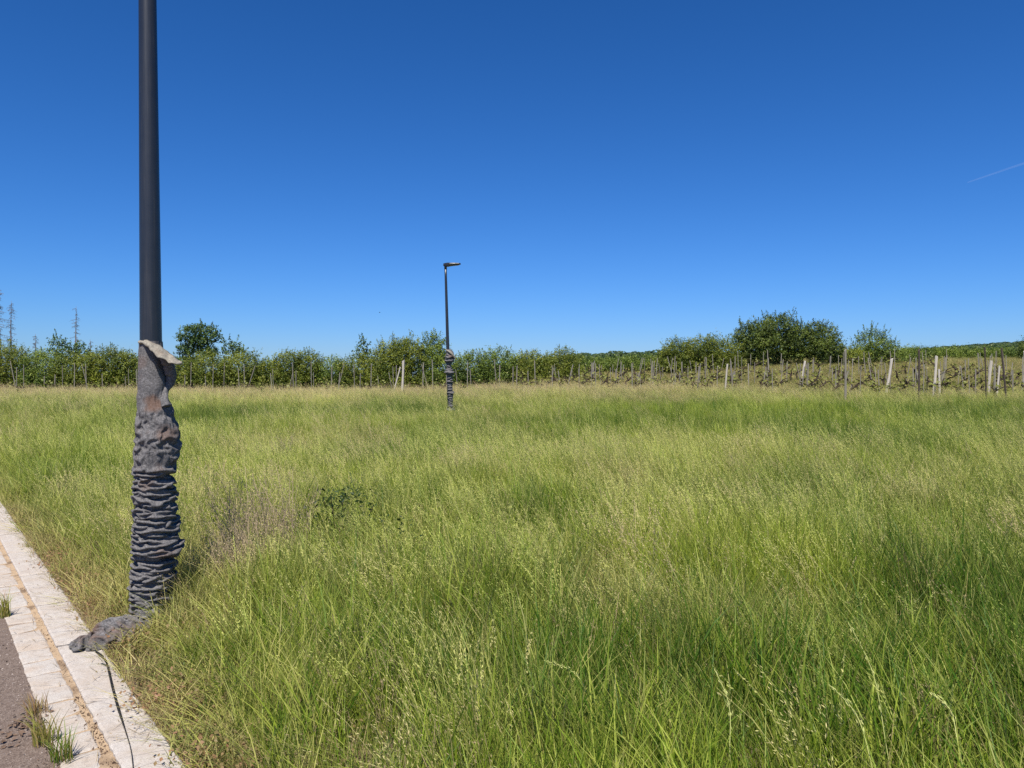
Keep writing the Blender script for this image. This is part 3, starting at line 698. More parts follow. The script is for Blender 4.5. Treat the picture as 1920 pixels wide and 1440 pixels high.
bush('field_tree', 1640, 71, [(1636, 650, 36, 28), (1650, 664, 38, 24)], 'leaf_green', 'loose crowned round tree at the right end of the big tree group', 'tree', dens=.85, leaf=.14, seed=45, shoots=22, shoot_len=1.1, sparse=.15, trunk_r=.13)
bush(HS, 1698, 72, [(1694, 688, 34, 14)], 'leaf_green', 'thin low shrub trailing off right of the loose crowned tree', 'shrub', dens=.6, seed=46, sparse=.3, shoots=14)
bush(HS, 1932, 78, [(1934, 660, 22, 26)], 'leaf_dark', 'dark shrub cut by the right edge of the picture', 'shrub', seed=47)
bush(HS, -120, 62, [(-125, 692, 60, 38)], 'leaf_olive', 'hedge shrub continuing the hedge past the left edge', 'shrub', seed=48)

# dead spruces standing behind the left hedge
def dead_spruce(px, top_py, Y, seed, label):
    r = np.random.default_rng(seed); x = (px - 960) / FPX * Y; g = float(terrain(x, Y)); H = unproj(px, top_py, y=Y)[2] - g
    root = empty('dead_spruce', (x, Y, g)); A = Acc(); t = np.linspace(0, 1, 14)
    P = np.stack([.05 * np.sin(t * 5 + seed), .05 * np.cos(t * 4), t * H], -1); V, Q, T = tube(P, .13 * (1 - t) + .012, 7); A.add(V, Q, T)
    mkobj('trunk', A.mesh('trunk', True), M['deadbark'], root); A = Acc(); z = H * .25
    while z < H * .97:
        for _ in range(r.integers(1, 4)):
            ph = r.uniform(0, 2 * math.pi); L = (.35 + .16 * (H - z)) * r.uniform(.3, 1.0); L = min(L, 1.5); d = np.array([math.cos(ph), math.sin(ph), 0])
            P = np.array([[0, 0, z], d * L * .5 + [0, 0, z - L * .12], d * L + [0, 0, z - L * .22]]); V, Q, T = tube(spline(P, 5), np.linspace(.028, .010, 5), 4, False); A.add(V, Q)
            for q in range(4):
                s = r.uniform(.35, .95); b0 = d * L * s + [0, 0, z - L * .2 * s]; e = b0 + np.array([r.normal(0, .12), r.normal(0, .12), -r.uniform(.1, .3)])
                V, Q, T = tube(np.array([b0, e]), [.010, .006], 3, False); A.add(V, Q)
        z += r.uniform(.12, .38)
    mkobj('branches', A.mesh('branches'), M['deadbark'], root)
    tag(root, label, 'dead tree', 'dead spruces behind the left hedge')
dead_spruce(0, 535, 92, 1, 'tallest bare dead spruce, cut by the left edge of the picture')
dead_spruce(22, 564, 92, 2, 'bare dead spruce close beside the tallest one at the left edge')
dead_spruce(143, 574, 95, 3, 'lone bare dead spruce standing above the bluish sapling')
dead_spruce(67, 626, 95, 4, 'short bare dead spruce tip between the taller dead spruces')
dead_spruce(170, 636, 96, 5, 'shortest bare dead spruce tip, next to the lone dead spruce')

# far wood on the ridge: one mass
def far_wood():
    r = np.random.default_rng(5); A = Acc()
    n = 3200; ang = r.uniform(-.02, .80, n); Y = r.uniform(190, 440, n); X = ang * Y; Z = terrain(X, Y)
    for x, y, z in zip(X, Y, Z):
        h = r.uniform(3.4, 4.8); w_ = h * r.uniform(.4, .6); m_ = 85
        d = rand_unit(r, m_); d[:, 2] = np.abs(d[:, 2]) * .9 - .15
        p = np.array([x, y, z + h * .45]) + d * np.array([w_, w_, h * .55]); nrm = d + rand_unit(r, m_) * .5 + [0, -.2, .3]; nrm /= np.linalg.norm(nrm, axis=1)[:, None]
        V, Q = leaf_quads(r, p, nrm, .85, .8); A.add(V, Q, r=np.repeat(r.random(m_), 4), k=np.clip(r.normal(.45, .14), 0, 1))
    tag(mkobj('far_woods', A.mesh('far_woods'), M['wood_far']), 'distant dark wood covering the ridge on the right', 'woods', kind='stuff')
far_wood()

# ------------------------------------------------------------------ vineyard: stakes and vines
def front(x): return 46 - 9.5 * sstep(4, 24, x)
stake_var = []
for k in range(6):
    r = np.random.default_rng(60 + k); h = 1.0; t = np.linspace(0, 1, 6)
    P = np.stack([.02 * np.sin(t * 3 + k), .02 * np.cos(t * 2.3 + k), -.25 + t * 1.25], -1)
    V, Q, T = tube(P, .034 + .006 * r.normal(size=6) * .5, 6); V[:, 2] += np.where(V[:, 2] > .95, V[:, 0] * r.uniform(-.6, .6), 0)
    stake_var.append(mkmesh('vineyard_stake', V, Q, T))
    stake_var[-1].materials.append(M['stake'])
def stake(x, y, h, lean_x, lean_y, thick, me, label, group):
    o = mkobj('vineyard_stake', me); o.location = (x, y, float(terrain(x, y))); o.scale = (thick, thick, h); o.rotation_euler = (lean_y, lean_x, random.uniform(0, .3))
    return tag(o, label, 'stake', group)
nst = 0
rows_y = [0, 1.9, 3.9, 6.0, 8.4, 11.0, 13.8, 16.8, 20.0, 23.0]
for ri, ry in enumerate(rows_y):
    x = -40 + random.uniform(0, 2)
    while x < 38:
        if x < 2 and ri > 2: x += random.uniform(2, 4); continue
        y = front(x) + ry + random.gauss(0, .25)
        h = (random.choice([1.05, 1.3, 1.45, 1.55, 1.65, 1.75]) + random.gauss(0, .08)) * (1.28 if x < 2 else 1.05)
        ln = random.gauss(0, .03) if random.random() < .72 else random.choice([-1, 1]) * random.uniform(.1, .3)
        px = pix(x, y)[0]
        zone = next(zn for lim, zn in ((285, 'left of the near lamp post'), (480, 'below the flat crowned small tree'), (640, 'below the domed twin topped shrub'), (835, 'left of the far lamp post'), (1080, 'right of the far lamp post'),
                    (1240, 'in the dip before the wooded hill'), (1370, 'below the broad light green shrub'), (1520, 'below the largest dark tree'), (1600, 'below the dome shaped tree'), (1700, 'below the loose crowned tree'), (1e9, 'before the wooded ridge')) if px < lim)
        look = 'leaning left' if ln < -.09 else 'leaning right' if ln > .09 else ('short upright' if h < 1.4 else 'tall upright' if h > 1.85 else 'upright')
        stake(x, y, h, ln, random.gauss(0, .04), random.uniform(.5, .95), stake_var[nst % 6], 'thin grey vineyard stake, %s, %s' % (look, zone), 'grey vineyard stakes ' + zone); nst += 1
        x += random.uniform(.78, 2.6) if x > 1 else random.uniform(.9, 2.6)
# the stakes one can tell apart
pale_me = [m.copy() for m in stake_var[:4]]
for m in pale_me: m.name = 'vineyard_stake'; m.materials[0] = M['stake_pale']
dark_me = [m.copy() for m in stake_var[:3]]
for m in dark_me: m.name = 'vineyard_stake'; m.materials[0] = M['stake_dark']
def stake_px(xb, yt, xt, Y, thick, me, label, h=None):
    x = (xb - 960) / FPX * Y; g = float(terrain(x, Y)); zt = unproj(xt, yt, y=Y)[2]; h = zt - g
    ln = math.atan2((xt - xb) / FPX * Y, h)
    stake(x, Y, h, ln, 0, thick, me, label, 'distinct vineyard stakes')
stake_px(1660, 672, 1672, 41, 2.0, pale_me[0], 'pale stake leaning right, first white one from the big trees')
stake_px(1749, 668, 1757, 40, 2.1, pale_me[1], 'pale thick stake, brightest white one beside a short white stump')
stake_px(1761, 692, 1761, 39.5, 1.7, pale_me[2], 'short white stump stake next to the brightest pale stake')
stake_px(1852, 676, 1861, 39, 1.9, pale_me[3], 'bent pale stake propped with a rail near the right edge')
stake_px(1866, 686, 1875, 37, 1.4, pale_me[1], 'thin pale stake leaning just right of the bent pale one')
stake_px(1920, 658, 1921, 39, 2.4, pale_me[0], 'pale stake cut by the right edge of the picture')
stake_px(1723, 656, 1722, 35, 1.5, dark_me[0], 'dark weathered end post between the first two white stakes')
stake_px(1849, 652, 1845, 35, 1.1, dark_me[1], 'thin dark stake just left of the bent pale one')
stake_px(1887, 652, 1876, 35, 1.4, dark_me[2], 'dark leaning end post near the right edge of the picture')
stake_px(1585, 656, 1584, 35, 1.5, stake_var[0], 'tall grey stake standing before the gap right of the dome shaped tree')
stake_px(1358, 682, 1365, 42, 1.5, pale_me[2], 'pale leaning stake below the left side of the largest tree')
stake_px(1502, 676, 1511, 48, 1.7, pale_me[3], 'pale leaning stake under the dark trunk of the largest tree')
stake_px(752, 676, 756, 45, 2.2, pale_me[0], 'thick pale stake with a diagonal prop, left of the far lamp post')
stake_px(733, 686, 752, 45.3, 1.3, pale_me[1], 'diagonal prop leaning against the thick pale stake left of the far post')

def vine(seed):
    r = np.random.default_rng(seed); A = Acc()
    P = spline([[0, 0, -.1], [r.normal(0, .04), 0, .15], [r.normal(0, .09), r.normal(0, .05), .33], [r.normal(0, .16), r.normal(0, .08), .48]], 10)
    V, Q, T = tube(P, np.linspace(.055, .045, 10) * (1 + .3 * r.normal(size=10) * .5), 7); A.add(V, Q, T)
    ends = []
    for _ in range(3):
        e = P[-1] + np.array([r.normal(0, .28), r.normal(0, .12), r.uniform(.02, .3)]); Pb = spline([P[-2], (P[-1] + e) / 2 + r.normal(0, .04, 3), e], 6); ends.append(Pb)
        V, Q, T = tube(Pb, np.linspace(.03, .012, 6), 5); A.add(V, Q, T)
    tr = A.mesh('trunk', True); tr.materials.append(M['vine_wood'])
    q = np.concatenate([Pb[r.integers(2, 6, 9)] + r.normal(0, .12, (9, 3)) for Pb in ends])
    V, Q = leaf_quads(r, q, rand_unit(r, len(q)) + [0, -.4, .5], .11, .9)
    lv = mkmesh('leaves', V, Q, attrs={'r': np.repeat(r.random(len(q)), 4), 'k': np.full(len(V), .6)}); lv.materials.append(M['leaf_vine'])
    return tr, lv

vv_ = [vine(200 + k) for k in range(7)]
nv = 0
for ri, ry in enumerate(rows_y + [26.5, 30.0]):
    x = -34 + random.uniform(0, 1)
    while x < 36:
        if x < 0 and (ri > 1 or random.random() < .45): x += random.uniform(1.2, 2.2); continue
        y = front(x) + ry + random.gauss(0, .2) + .1
        root = empty('grapevine', (x, y, float(terrain(x, y))), random.uniform(-.5, .5)); root.scale = (1.3,) * 3
        tr, lv = vv_[nv % 7]; mkobj('trunk', tr, None, root); mkobj('leaves', lv, None, root)
        where = 'left of the far lamp post' if x < -2.5 else ('in the middle rows' if x < 8 else 'in the right rows')
        tag(root, 'gnarled dark vine stump with a few yellow leaves ' + where, 'grapevine', 'vine stumps ' + where); nv += 1
        x += random.uniform(1.05, 1.6) * (1 + .18 * ri)
#@@GRASS
# ------------------------------------------------------------------ grass: tuft meshes, scattered by geometry nodes
LEAN = np.array([-1.0, .15, 0.0])
def blades(r, n, h0, h1, w0, rad, lean=.25, curl=.5, S=5, spread=.55):
    bp = np.zeros((n, 3)); a = r.uniform(0, 2 * math.pi, n); q = rad * np.sqrt(r.random(n)); bp[:, 0] = q * np.cos(a); bp[:, 1] = q * np.sin(a)
    h = r.uniform(h0, h1, n); az = r.uniform(0, 2 * math.pi, n); d = np.stack([np.cos(az), np.sin(az), 0 * az], -1) * r.uniform(.15, spread, n)[:, None] + LEAN * (lean * r.uniform(.3, 1.6, n))[:, None]
    t = np.linspace(0, 1, S)[None, :, None]; c = r.uniform(.2, 1, n)[:, None, None] * curl
    P = bp[:, None] + d[:, None] * (t ** (1.6 + c)) * h[:, None, None]
    P[..., 2] += (h[:, None] * (t[..., 0] - .22 * c[..., 0] * t[..., 0] ** 3))
    W = w0 * r.uniform(.6, 1.3, n)[:, None] * np.array([.8, 1, .9, .6, .08] if S == 5 else np.linspace(1, .1, S))[None]
    yaw = r.uniform(0, math.pi, n); side = np.stack([np.cos(yaw), np.sin(yaw), 0 * yaw], -1)
    V, Q = ribbons(P, W, side); return V, Q, np.repeat(r.random(n), S * 2), P

def stalks(r, n, h0, h1, rad, wst, head, spk, ln, wd, lean=.3, droop=.5, out=.02, hbias=.35):
    """stems carrying a loose head of spikelets"""
    V, Q, rr, P = blades(r, n, h0, h1, wst, rad, lean, droop, 6, .3)
    W = np.full((n, 6), wst); side = np.stack([np.cos(r.uniform(0, 3.14, n)), np.sin(r.uniform(0, 3.14, n)), np.zeros(n)], -1); V, Q = ribbons(P, W, side)
    A = Acc(); A.add(V, Q, r=rr * .6)
    for i in range(n):
        t = 1 - head * r.random(spk) ** .9; idx = np.clip(t * 5, 0, 4.999); k = idx.astype(int); f = (idx - k)[:, None]; p = P[i][k] * (1 - f) + P[i][np.minimum(k + 1, 5)] * f
        o = rand_unit(r, spk) * out * (1.25 - t[:, None]) * 2.2 + LEAN * out * .5; p = p + o
        ax = P[i][-1] - P[i][-2]; ax /= np.linalg.norm(ax) + 1e-9
        d = ax + rand_unit(r, spk) * .55 + np.array([-.25, 0, -.1]); d /= np.linalg.norm(d, axis=1)[:, None]
        L = ln * r.uniform(.6, 1.3, spk); Pp = np.stack([p - d * L[:, None] * .5, p, p + d * L[:, None] * .5], 1); Ww = wd * np.array([.2, 1, .15])[None] * r.uniform(.7, 1.3, (spk, 1))
        s = np.cross(d, rand_unit(r, spk)); s /= np.linalg.norm(s, axis=1)[:, None] + 1e-9
        V, Q = ribbons(Pp, Ww, s); A.add(V, Q, r=np.clip(hbias + .65 * np.repeat(r.random(spk), 6), 0, 1))
    return A

def tufts(name, objs_mesh, matl):
    c = bpy.data.collections.new(name + '_kit')
    for k, me in enumerate(objs_mesh):
        if not me.materials: me.materials.append(matl)
        c.objects.link(bpy.data.objects.new('%s_tuft_%03d' % (name, k), me))
    return c

def scatter(name, kit, P, yaw, tilt, scl, idx, tint, hue, label, cat):
    me = bpy.data.meshes.new(name); me.vertices.add(len(P)); me.vertices.foreach_set('co', np.asarray(P, np.float32).ravel())
    def fa(nm, typ, key, v): me.attributes.new(nm, typ, 'POINT').data.foreach_set(key, np.asarray(v).ravel())
    rot = np.stack([tilt, np.zeros(len(P)), yaw], -1).astype(np.float32)
    fa('rot', 'FLOAT_VECTOR', 'vector', rot); fa('scl', 'FLOAT_VECTOR', 'vector', np.asarray(scl, np.float32)); fa('idx', 'INT', 'value', np.asarray(idx, np.int32))
    fa('tint', 'FLOAT', 'value', np.asarray(tint, np.float32)); fa('hue', 'FLOAT', 'value', np.asarray(hue, np.float32))
    o = mkobj(name, me)
    ng = bpy.data.node_groups.new(name, 'GeometryNodeTree'); ng.interface.new_socket('Geometry', in_out='INPUT', socket_type='NodeSocketGeometry'); ng.interface.new_socket('Geometry', in_out='OUTPUT', socket_type='NodeSocketGeometry')
    n, l = ng.nodes, ng.links; gi = n.new('NodeGroupInput'); go = n.new('NodeGroupOutput'); iop = n.new('GeometryNodeInstanceOnPoints'); ci = n.new('GeometryNodeCollectionInfo')
    ci.inputs[0].default_value = kit; ci.inputs[1].default_value = True; ci.inputs[2].default_value = True
    def na(nm, typ):
        x = n.new('GeometryNodeInputNamedAttribute'); x.data_type = typ; x.inputs[0].default_value = nm; return x.outputs[0]
    e2r = n.new('FunctionNodeEulerToRotation'); l.new(na('rot', 'FLOAT_VECTOR'), e2r.inputs[0])
    l.new(gi.outputs[0], iop.inputs['Points']); l.new(ci.outputs[0], iop.inputs['Instance']); iop.inputs['Pick Instance'].default_value = True
    l.new(na('idx', 'INT'), iop.inputs['Instance Index']); l.new(e2r.outputs[0], iop.inputs['Rotation']); l.new(na('scl', 'FLOAT_VECTOR'), iop.inputs['Scale'])
    l.new(iop.outputs[0], go.inputs[0])
    md = o.modifiers.new('scatter', 'NODES'); md.node_group = ng
    tag(o, label, cat, kind='stuff'); return o

def fan(r, y0, y1, dens, margin=2.5):
    """random ground points in the wedge that the photo and a step beside it can see"""
    w0, w1 = .70 * y0 + margin, .70 * y1 + margin; area = (w0 + w1) * (y1 - y0); n = int(area * dens)
    y = np.sqrt(r.uniform(0, 1, n) * (y1 ** 2 - y0 ** 2) + y0 ** 2) if y0 > 0 else y1 * np.sqrt(r.random(n))
    x = r.uniform(-1, 1, n) * (.70 * y + margin); return x, y

def patch(x, y, cx, cy, rx, ry):
    """soft blob on the ground round the spot seen at photo pixel (cx, cy)"""
    c = unproj(cx, cy); e = unproj(cx, cy + ry); f = unproj(cx + rx, cy)
    sx, sy = abs(f[0] - c[0]), max(abs(e[1] - c[1]), .05)
    return np.exp(-(((x - c[0]) / sx) ** 2 + ((y - c[1]) / sy) ** 2))

def maps(x, y):
    """dryness, hue (0 deep green .. 1 yellow green) and height over the field"""
    ks = kerb_s(x, y)
    big = 1.5 * noise2(x, y * .55, .22, 1); mid = noise2(x, y, .7, 2); fine = noise2(x, y, 1.9, 3)
    tint = .17 + .16 * mid + .10 * big + .08 * fine; hue = .52 + .30 * big + .22 * noise2(x, y, .5, 9); ht = 1 + .22 * noise2(x, y, .55, 4) + .32 * noise2(x, y, 1.7, 5)
    tint += .42 * sstep(30, 42, y) * (1 - .5 * sstep(6, 16, x)) + .25 * sstep(38, 44, y)
    vn = sstep(0, 3, y - front(x)); tint += .2 * vn; ht *= 1 - .45 * vn; hue -= .45 * vn
    tint += .5 * (1 - sstep(.05, .5, ks)) ; ht *= .44 + .56 * sstep(.04, .55, ks + .12 * mid)
    for (cx, cy, rx, ry, dt, dh, dz) in PATCHES:
        g = patch(x, y, cx, cy, rx, ry); tint += dt * g; hue += dh * g; ht *= 1 + dz * g
    return np.clip(tint, 0, 1), np.clip(hue, 0, 1), np.clip(ht, .15, 1.6)
#            px    py   rx   ry   dry   hue  height
PATCHES = [(400, 1200, 80, 60, .45, .0, -.2), (345, 1080, 50, 80, .35, .0, -.15), (160, 1170, 50, 60, .4, .0, -.1), (760, 1200, 120, 40, .3, .0, .0), (1050, 1330, 90, 50, -.1, -.35, .1), (1250, 1400, 130, 50, .3, .0, .0),
           (1040, 1010, 60, 60, -.3, -.35, .3), (1500, 935, 70, 30, -.3, -.2, .1), (1800, 1200, 150, 110, -.3, -.45, .0), (1500, 1400, 450, 80, -.2, -.15, .0),
           (110, 900, 170, 60, -.25, .1, .1), (470, 1070, 80, 80, .55, .1, -.4), (860, 930, 260, 60, .05, .4, .0), (1240, 1080, 260, 90, .05, .4, .0), (1560, 1120, 120, 50, .05, .35, .0),
           (1400, 795, 300, 28, -.4, -.12, .15), (1500, 840, 220, 22, -.25, -.1, .1), (1700, 870, 160, 18, -.2, -.15, .0), (1080, 830, 90, 25, -.3, -.25, .05), (750, 880, 80, 16, -.2, -.3, -.1), (1750, 800, 200, 25, -.25, -.15, .1), (700, 782, 160, 12, -.1, -.45, -.1), (1240, 768, 110, 7, .35, -.5, -.2), (1720, 752, 90, 6, .2, -.5, -.1),
           (420, 800, 120, 25, -.25, -.35, .0), (850, 1290, 150, 60, .35, -.2, -.2), (330, 1200, 110, 60, .25, .0, -.5), (300, 1340, 70, 80, .55, .0, -.3), (130, 1120, 80, 60, .3, .0, -.35),
           (843, 772, 40, 8, .0, -.2, -.35), (150, 795, 180, 8, .2, .2, .1), (620, 850, 130, 22, .35, .1, .0), (900, 800, 160, 9, .35, .1, .0), (1180, 1180, 130, 60, .4, .0, .0), (1330, 1230, 120, 40, .35, .0, .0),
           (1170, 940, 50, 40, .4, .0, .1), (560, 1330, 90, 60, .35, .0, -.1), (1950, 900, 120, 40, .1, .3, .0), (1300, 850, 180, 20, .15, .35, .0)]

def off_tail(x, y, d):
    return np.min([np.hypot(x - t[0] - .04, y - t[1] + .05) for t in TAIL], 0) > d

def build_grass():
    r = np.random.default_rng(21)
    # --- green leaf tufts
    ms = []
    for k in range(9):                                   # 0-5 fine, 6-8 broad-leaved
        A = Acc()
        if k < 6: V, Q, rr, _ = blades(r, 46, .14, .48, .0036 + .0008 * (k % 3), .10, .13 + .05 * (k % 3), .6)
        else: V, Q, rr, _ = blades(r, 26, .16, .52, .0080, .09, .07, .7)
        A.add(V, Q, r=rr)
        V, Q, rr, _ = blades(r, 22, .06, .2, .004, .12, .2, .9); A.add(V, Q, r=rr)
        ms.append(A.mesh('grass_tuft'))
    kit = tufts('grass', ms, M['grass'])
    X, Y, D = [], [], []
    for (y0, y1, d, s) in ((0, 6, 120, 1.0), (6, 12, 95, 1.0), (12, 22, 52, 1.15), (22, 34, 34, 1.45), (34, 52, 22, 1.8), (52, 86, 15, 1.9)):
        x, y = fan(r, y0, y1, d); X.append(x); Y.append(y); D.append(np.full(len(x), s))
    x, y, s = map(np.concatenate, (X, Y, D)); ks = kerb_s(x, y)
    tint, hue, ht = maps(x, y)
    keep = (ks > .0 + .05 * np.random.default_rng(1).random(len(x))) & ((y < front(x) + 3) | ((x > 0) & (y < front(x) + 46) & (r.random(len(x)) < .5))) & (r.random(len(x)) < .72 + .28 * sstep(.03, .3, ks + .1 * noise2(x, y, 2.0))) & (np.hypot(x - b[0], y - YP) > .16) & off_tail(x, y, .17)
    keep &= (np.hypot(x - 0, y) > .8) & (r.random(len(x)) < np.clip(.85 + .9 * noise2(x, y, 2.3, 70), .25, 1))
    x, y, s, tint, hue, ht = (q[keep] for q in (x, y, s, tint, hue, ht)); n = len(x); nz_ = r.normal(0, 1, n)
    broad = r.random(n) < np.clip(.15 + .6 * patch(x, y, 1600, 1380, 500, 120) + .5 * patch(x, y, 1050, 1010, 60, 60) + .35 * patch(x, y, 1380, 790, 260, 30), 0, .8)
    idx = np.where(broad, r.integers(6, 9, n), r.integers(0, 6, n))
    z = terrain(x, y) - .01; sc_ = s * r.uniform(.8, 1.2, n) * np.interp(y, [10, 20], [1, .72])
    scatter('meadow_grass', kit, np.stack([x, y, z], -1), r.normal(0, 1.1, n), r.normal(0, .10, n), np.stack([sc_, sc_, (.62 + .38 * s) * ht * np.clip(1 + .24 * r.normal(0, 1, n), .45, 1.6)], -1), idx, np.clip(tint * .8 + .16 * r.normal(0, 1, n), 0, 1), np.clip(hue + .27 * nz_, 0, 1),
            'green meadow grass filling the whole field', 'grass')
    # --- flowering stalks with pale loose heads
    ms = []
    for k in range(6): ms.append(stalks(r, 8, .42, .66, .13, .0017, .34, 24, .014, .0032, .34, .55, .020).mesh('seed_tuft'))
    for k in range(3): ms.append(stalks(r, 6, .45, .72, .13, .0020, .22, 26, .013, .0042, .22, .3, .006).mesh('seed_tuft'))
    kit = tufts('seed', ms, M['seed']); X, Y, D = [], [], []
    for (y0, y1, d, s) in ((1.5, 6, 20, 1.0), (6, 12, 26, 1.0), (12, 22, 20, 1.2), (22, 34, 15, 1.5), (34, 50, 11, 1.8)):
        x, y = fan(r, y0, y1, d); X.append(x); Y.append(y); D.append(np.full(len(x), s))
    x, y, s = map(np.concatenate, (X, Y, D)); ks = kerb_s(x, y); tint, hue, ht = maps(x, y)
    dn = (.30 + .45 * sstep(3.0, 6.5, y)) * (1 - .72 * sstep(15, 20, y) * (1 - sstep(30, 36, y))) + .35 * noise2(x, y, .45, 12) + .5 * patch(x, y, 860, 930, 280, 90) + .5 * patch(x, y, 1240, 1080, 300, 110)
    for (cx, cy, rx, ry, f) in ((1050, 1010, 55, 55, .8), (1800, 1200, 170, 110, .55), (1500, 1400, 500, 70, .5), (110, 920, 170, 60, .6), (1380, 790, 230, 22, .4), (330, 1200, 110, 60, .9), (420, 800, 110, 22, .4), (1500, 840, 220, 22, .35), (1080, 830, 90, 25, .4), (750, 880, 80, 16, .35), (150, 860, 200, 40, .35)): dn -= f * patch(x, y, cx, cy, rx, ry)
    keep = (ks > .35) & (y < front(x) + 2) & (r.random(len(x)) < np.clip(dn, .06, 1)) & (np.hypot(x - b[0], y - YP) > .3) & off_tail(x, y, .28) & (np.hypot(x, y) > 1.5)
    x, y, s, tint, hue, ht = (q[keep] for q in (x, y, s, tint, hue, ht)); n = len(x); sc_ = s * r.uniform(.85, 1.15, n)
    mauve = np.clip(noise2(x, y, .8, 20) * 1.1, 0, .8)
    scatter('seed_heads', kit, np.stack([x, y, terrain(x, y)], -1), r.normal(0, .5, n), r.normal(0, .06, n), np.stack([sc_, sc_, (.6 + .4 * s) * np.clip(ht, .55, 1.3) * r.uniform(.85, 1.15, n)], -1), r.integers(0, 9, n), np.clip(tint * .8 + mauve * .8 + .18 * r.normal(0, 1, n), 0, 1), np.clip(hue + .15 + .25 * r.normal(0, 1, n), 0, 1),
            'pale flowering grass heads nodding above the meadow', 'grass')
    # --- dry brown stalks
    ms = [stalks(r, 9, .20, .5, .12, .0022, .5, 12, .012, .0034, .15, .5, .02, .3).mesh('dry_tuft') for k in range(5)]
    kit = tufts('dry', ms, M['drystalk']); X, Y, D = [], [], []
    for (y0, y1, d, s) in ((1, 8, 46, 1.0), (8, 20, 16, 1.2), (20, 40, 5, 1.5), (34, 74, 22, 1.7)):
        x, y = fan(r, y0, y1, d); X.append(x); Y.append(y); D.append(np.full(len(x), s))
    x, y, s = map(np.concatenate, (X, Y, D)); ks = kerb_s(x, y); tint, hue, ht = maps(x, y)
    vin = sstep(-1, 2, y - front(x))
    dn = .15 + 1.1 * (1 - sstep(.1, .8, ks)) + .30 * noise2(x, y, .9, 31) + 1.1 * np.clip(tint - .35, 0, 1) + .5 * vin
    keep = (ks > .02) & (r.random(len(x)) < np.clip(dn, 0, 1)) & (np.hypot(x - b[0], y - YP) > .2) & off_tail(x, y, .15) & (np.hypot(x, y) > 1.2)
    x, y, s, tint, hue, ht, ks, vin = (q[keep] for q in (x, y, s, tint, hue, ht, ks, vin)); n = len(x); sc_ = s * r.uniform(.8, 1.2, n)
    hh = np.where(ks < .5, .6, 1.0) * np.where(vin > .5, .75, 1.0)
    scatter('dry_grass', kit, np.stack([x, y, terrain(x, y)], -1), r.uniform(-.9, .9, n), r.normal(0, .12, n), np.stack([sc_, sc_, hh * np.clip(ht, .4, 1.2) * r.uniform(.7, 1.2, n)], -1), r.integers(0, 5, n), np.clip(.45 - .2 * vin + .4 * noise2(x, y, 1.3, 40), 0, 1), np.full(n, .5),
            'dry brown grass stalks along the kerb and under the vines', 'grass')
    # --- low leafy weeds beside the kerb
    ms = []
    for k in range(6):
        A = Acc(); m_ = 42; p = np.stack([r.normal(0, .06, m_), r.normal(0, .06, m_), r.uniform(.01, .11, m_)], -1); nr = rand_unit(r, m_) * .7 + [0, -.1, .8]; nr /= np.linalg.norm(nr, axis=1)[:, None]
        V, Q = leaf_quads(r, p, nr, .010 + .004 * (k % 3), .7); A.add(V, Q, r=np.repeat(r.random(m_), 4))
        V, Q, rr, _ = blades(r, 16, .05, .16, .0022, .08, .1, .8); A.add(V, Q, r=rr); ms.append(A.mesh('weed_tuft'))
    kit = tufts('weed', ms, M['weed']); x, y = fan(r, 1.5, 9, 130); ks = kerb_s(x, y)
    dn = .85 * (1 - sstep(.3, 1.3, ks)) + .5 * patch(x, y, 350, 1210, 130, 70) + .25 * noise2(x, y, 3.0, 50) - .1
    keep = (ks > .015) & (r.random(len(x)) < dn) & (np.hypot(x - b[0], y - YP) > .1) & off_tail(x, y, .09); x, y, ks = x[keep], y[keep], ks[keep]; n = len(x); sc_ = r.uniform(.7, 1.4, n)
    scatter('low_weeds', kit, np.stack([x, y, terrain(x, y) + .002], -1), r.uniform(-3, 3, n), r.normal(0, .1, n), np.stack([sc_, sc_, sc_ * r.uniform(.7, 1.2, n)], -1), r.integers(0, 6, n), np.clip(.35 + .5 * noise2(x, y, 2.5, 60) + .3 * (1 - sstep(.05, .3, ks)), 0, 1), np.clip(.5 + .5 * noise2(x, y, 1.5, 61), 0, 1),
            'low small leaved weeds at the kerb edge and post foot', 'weeds')
build_grass()
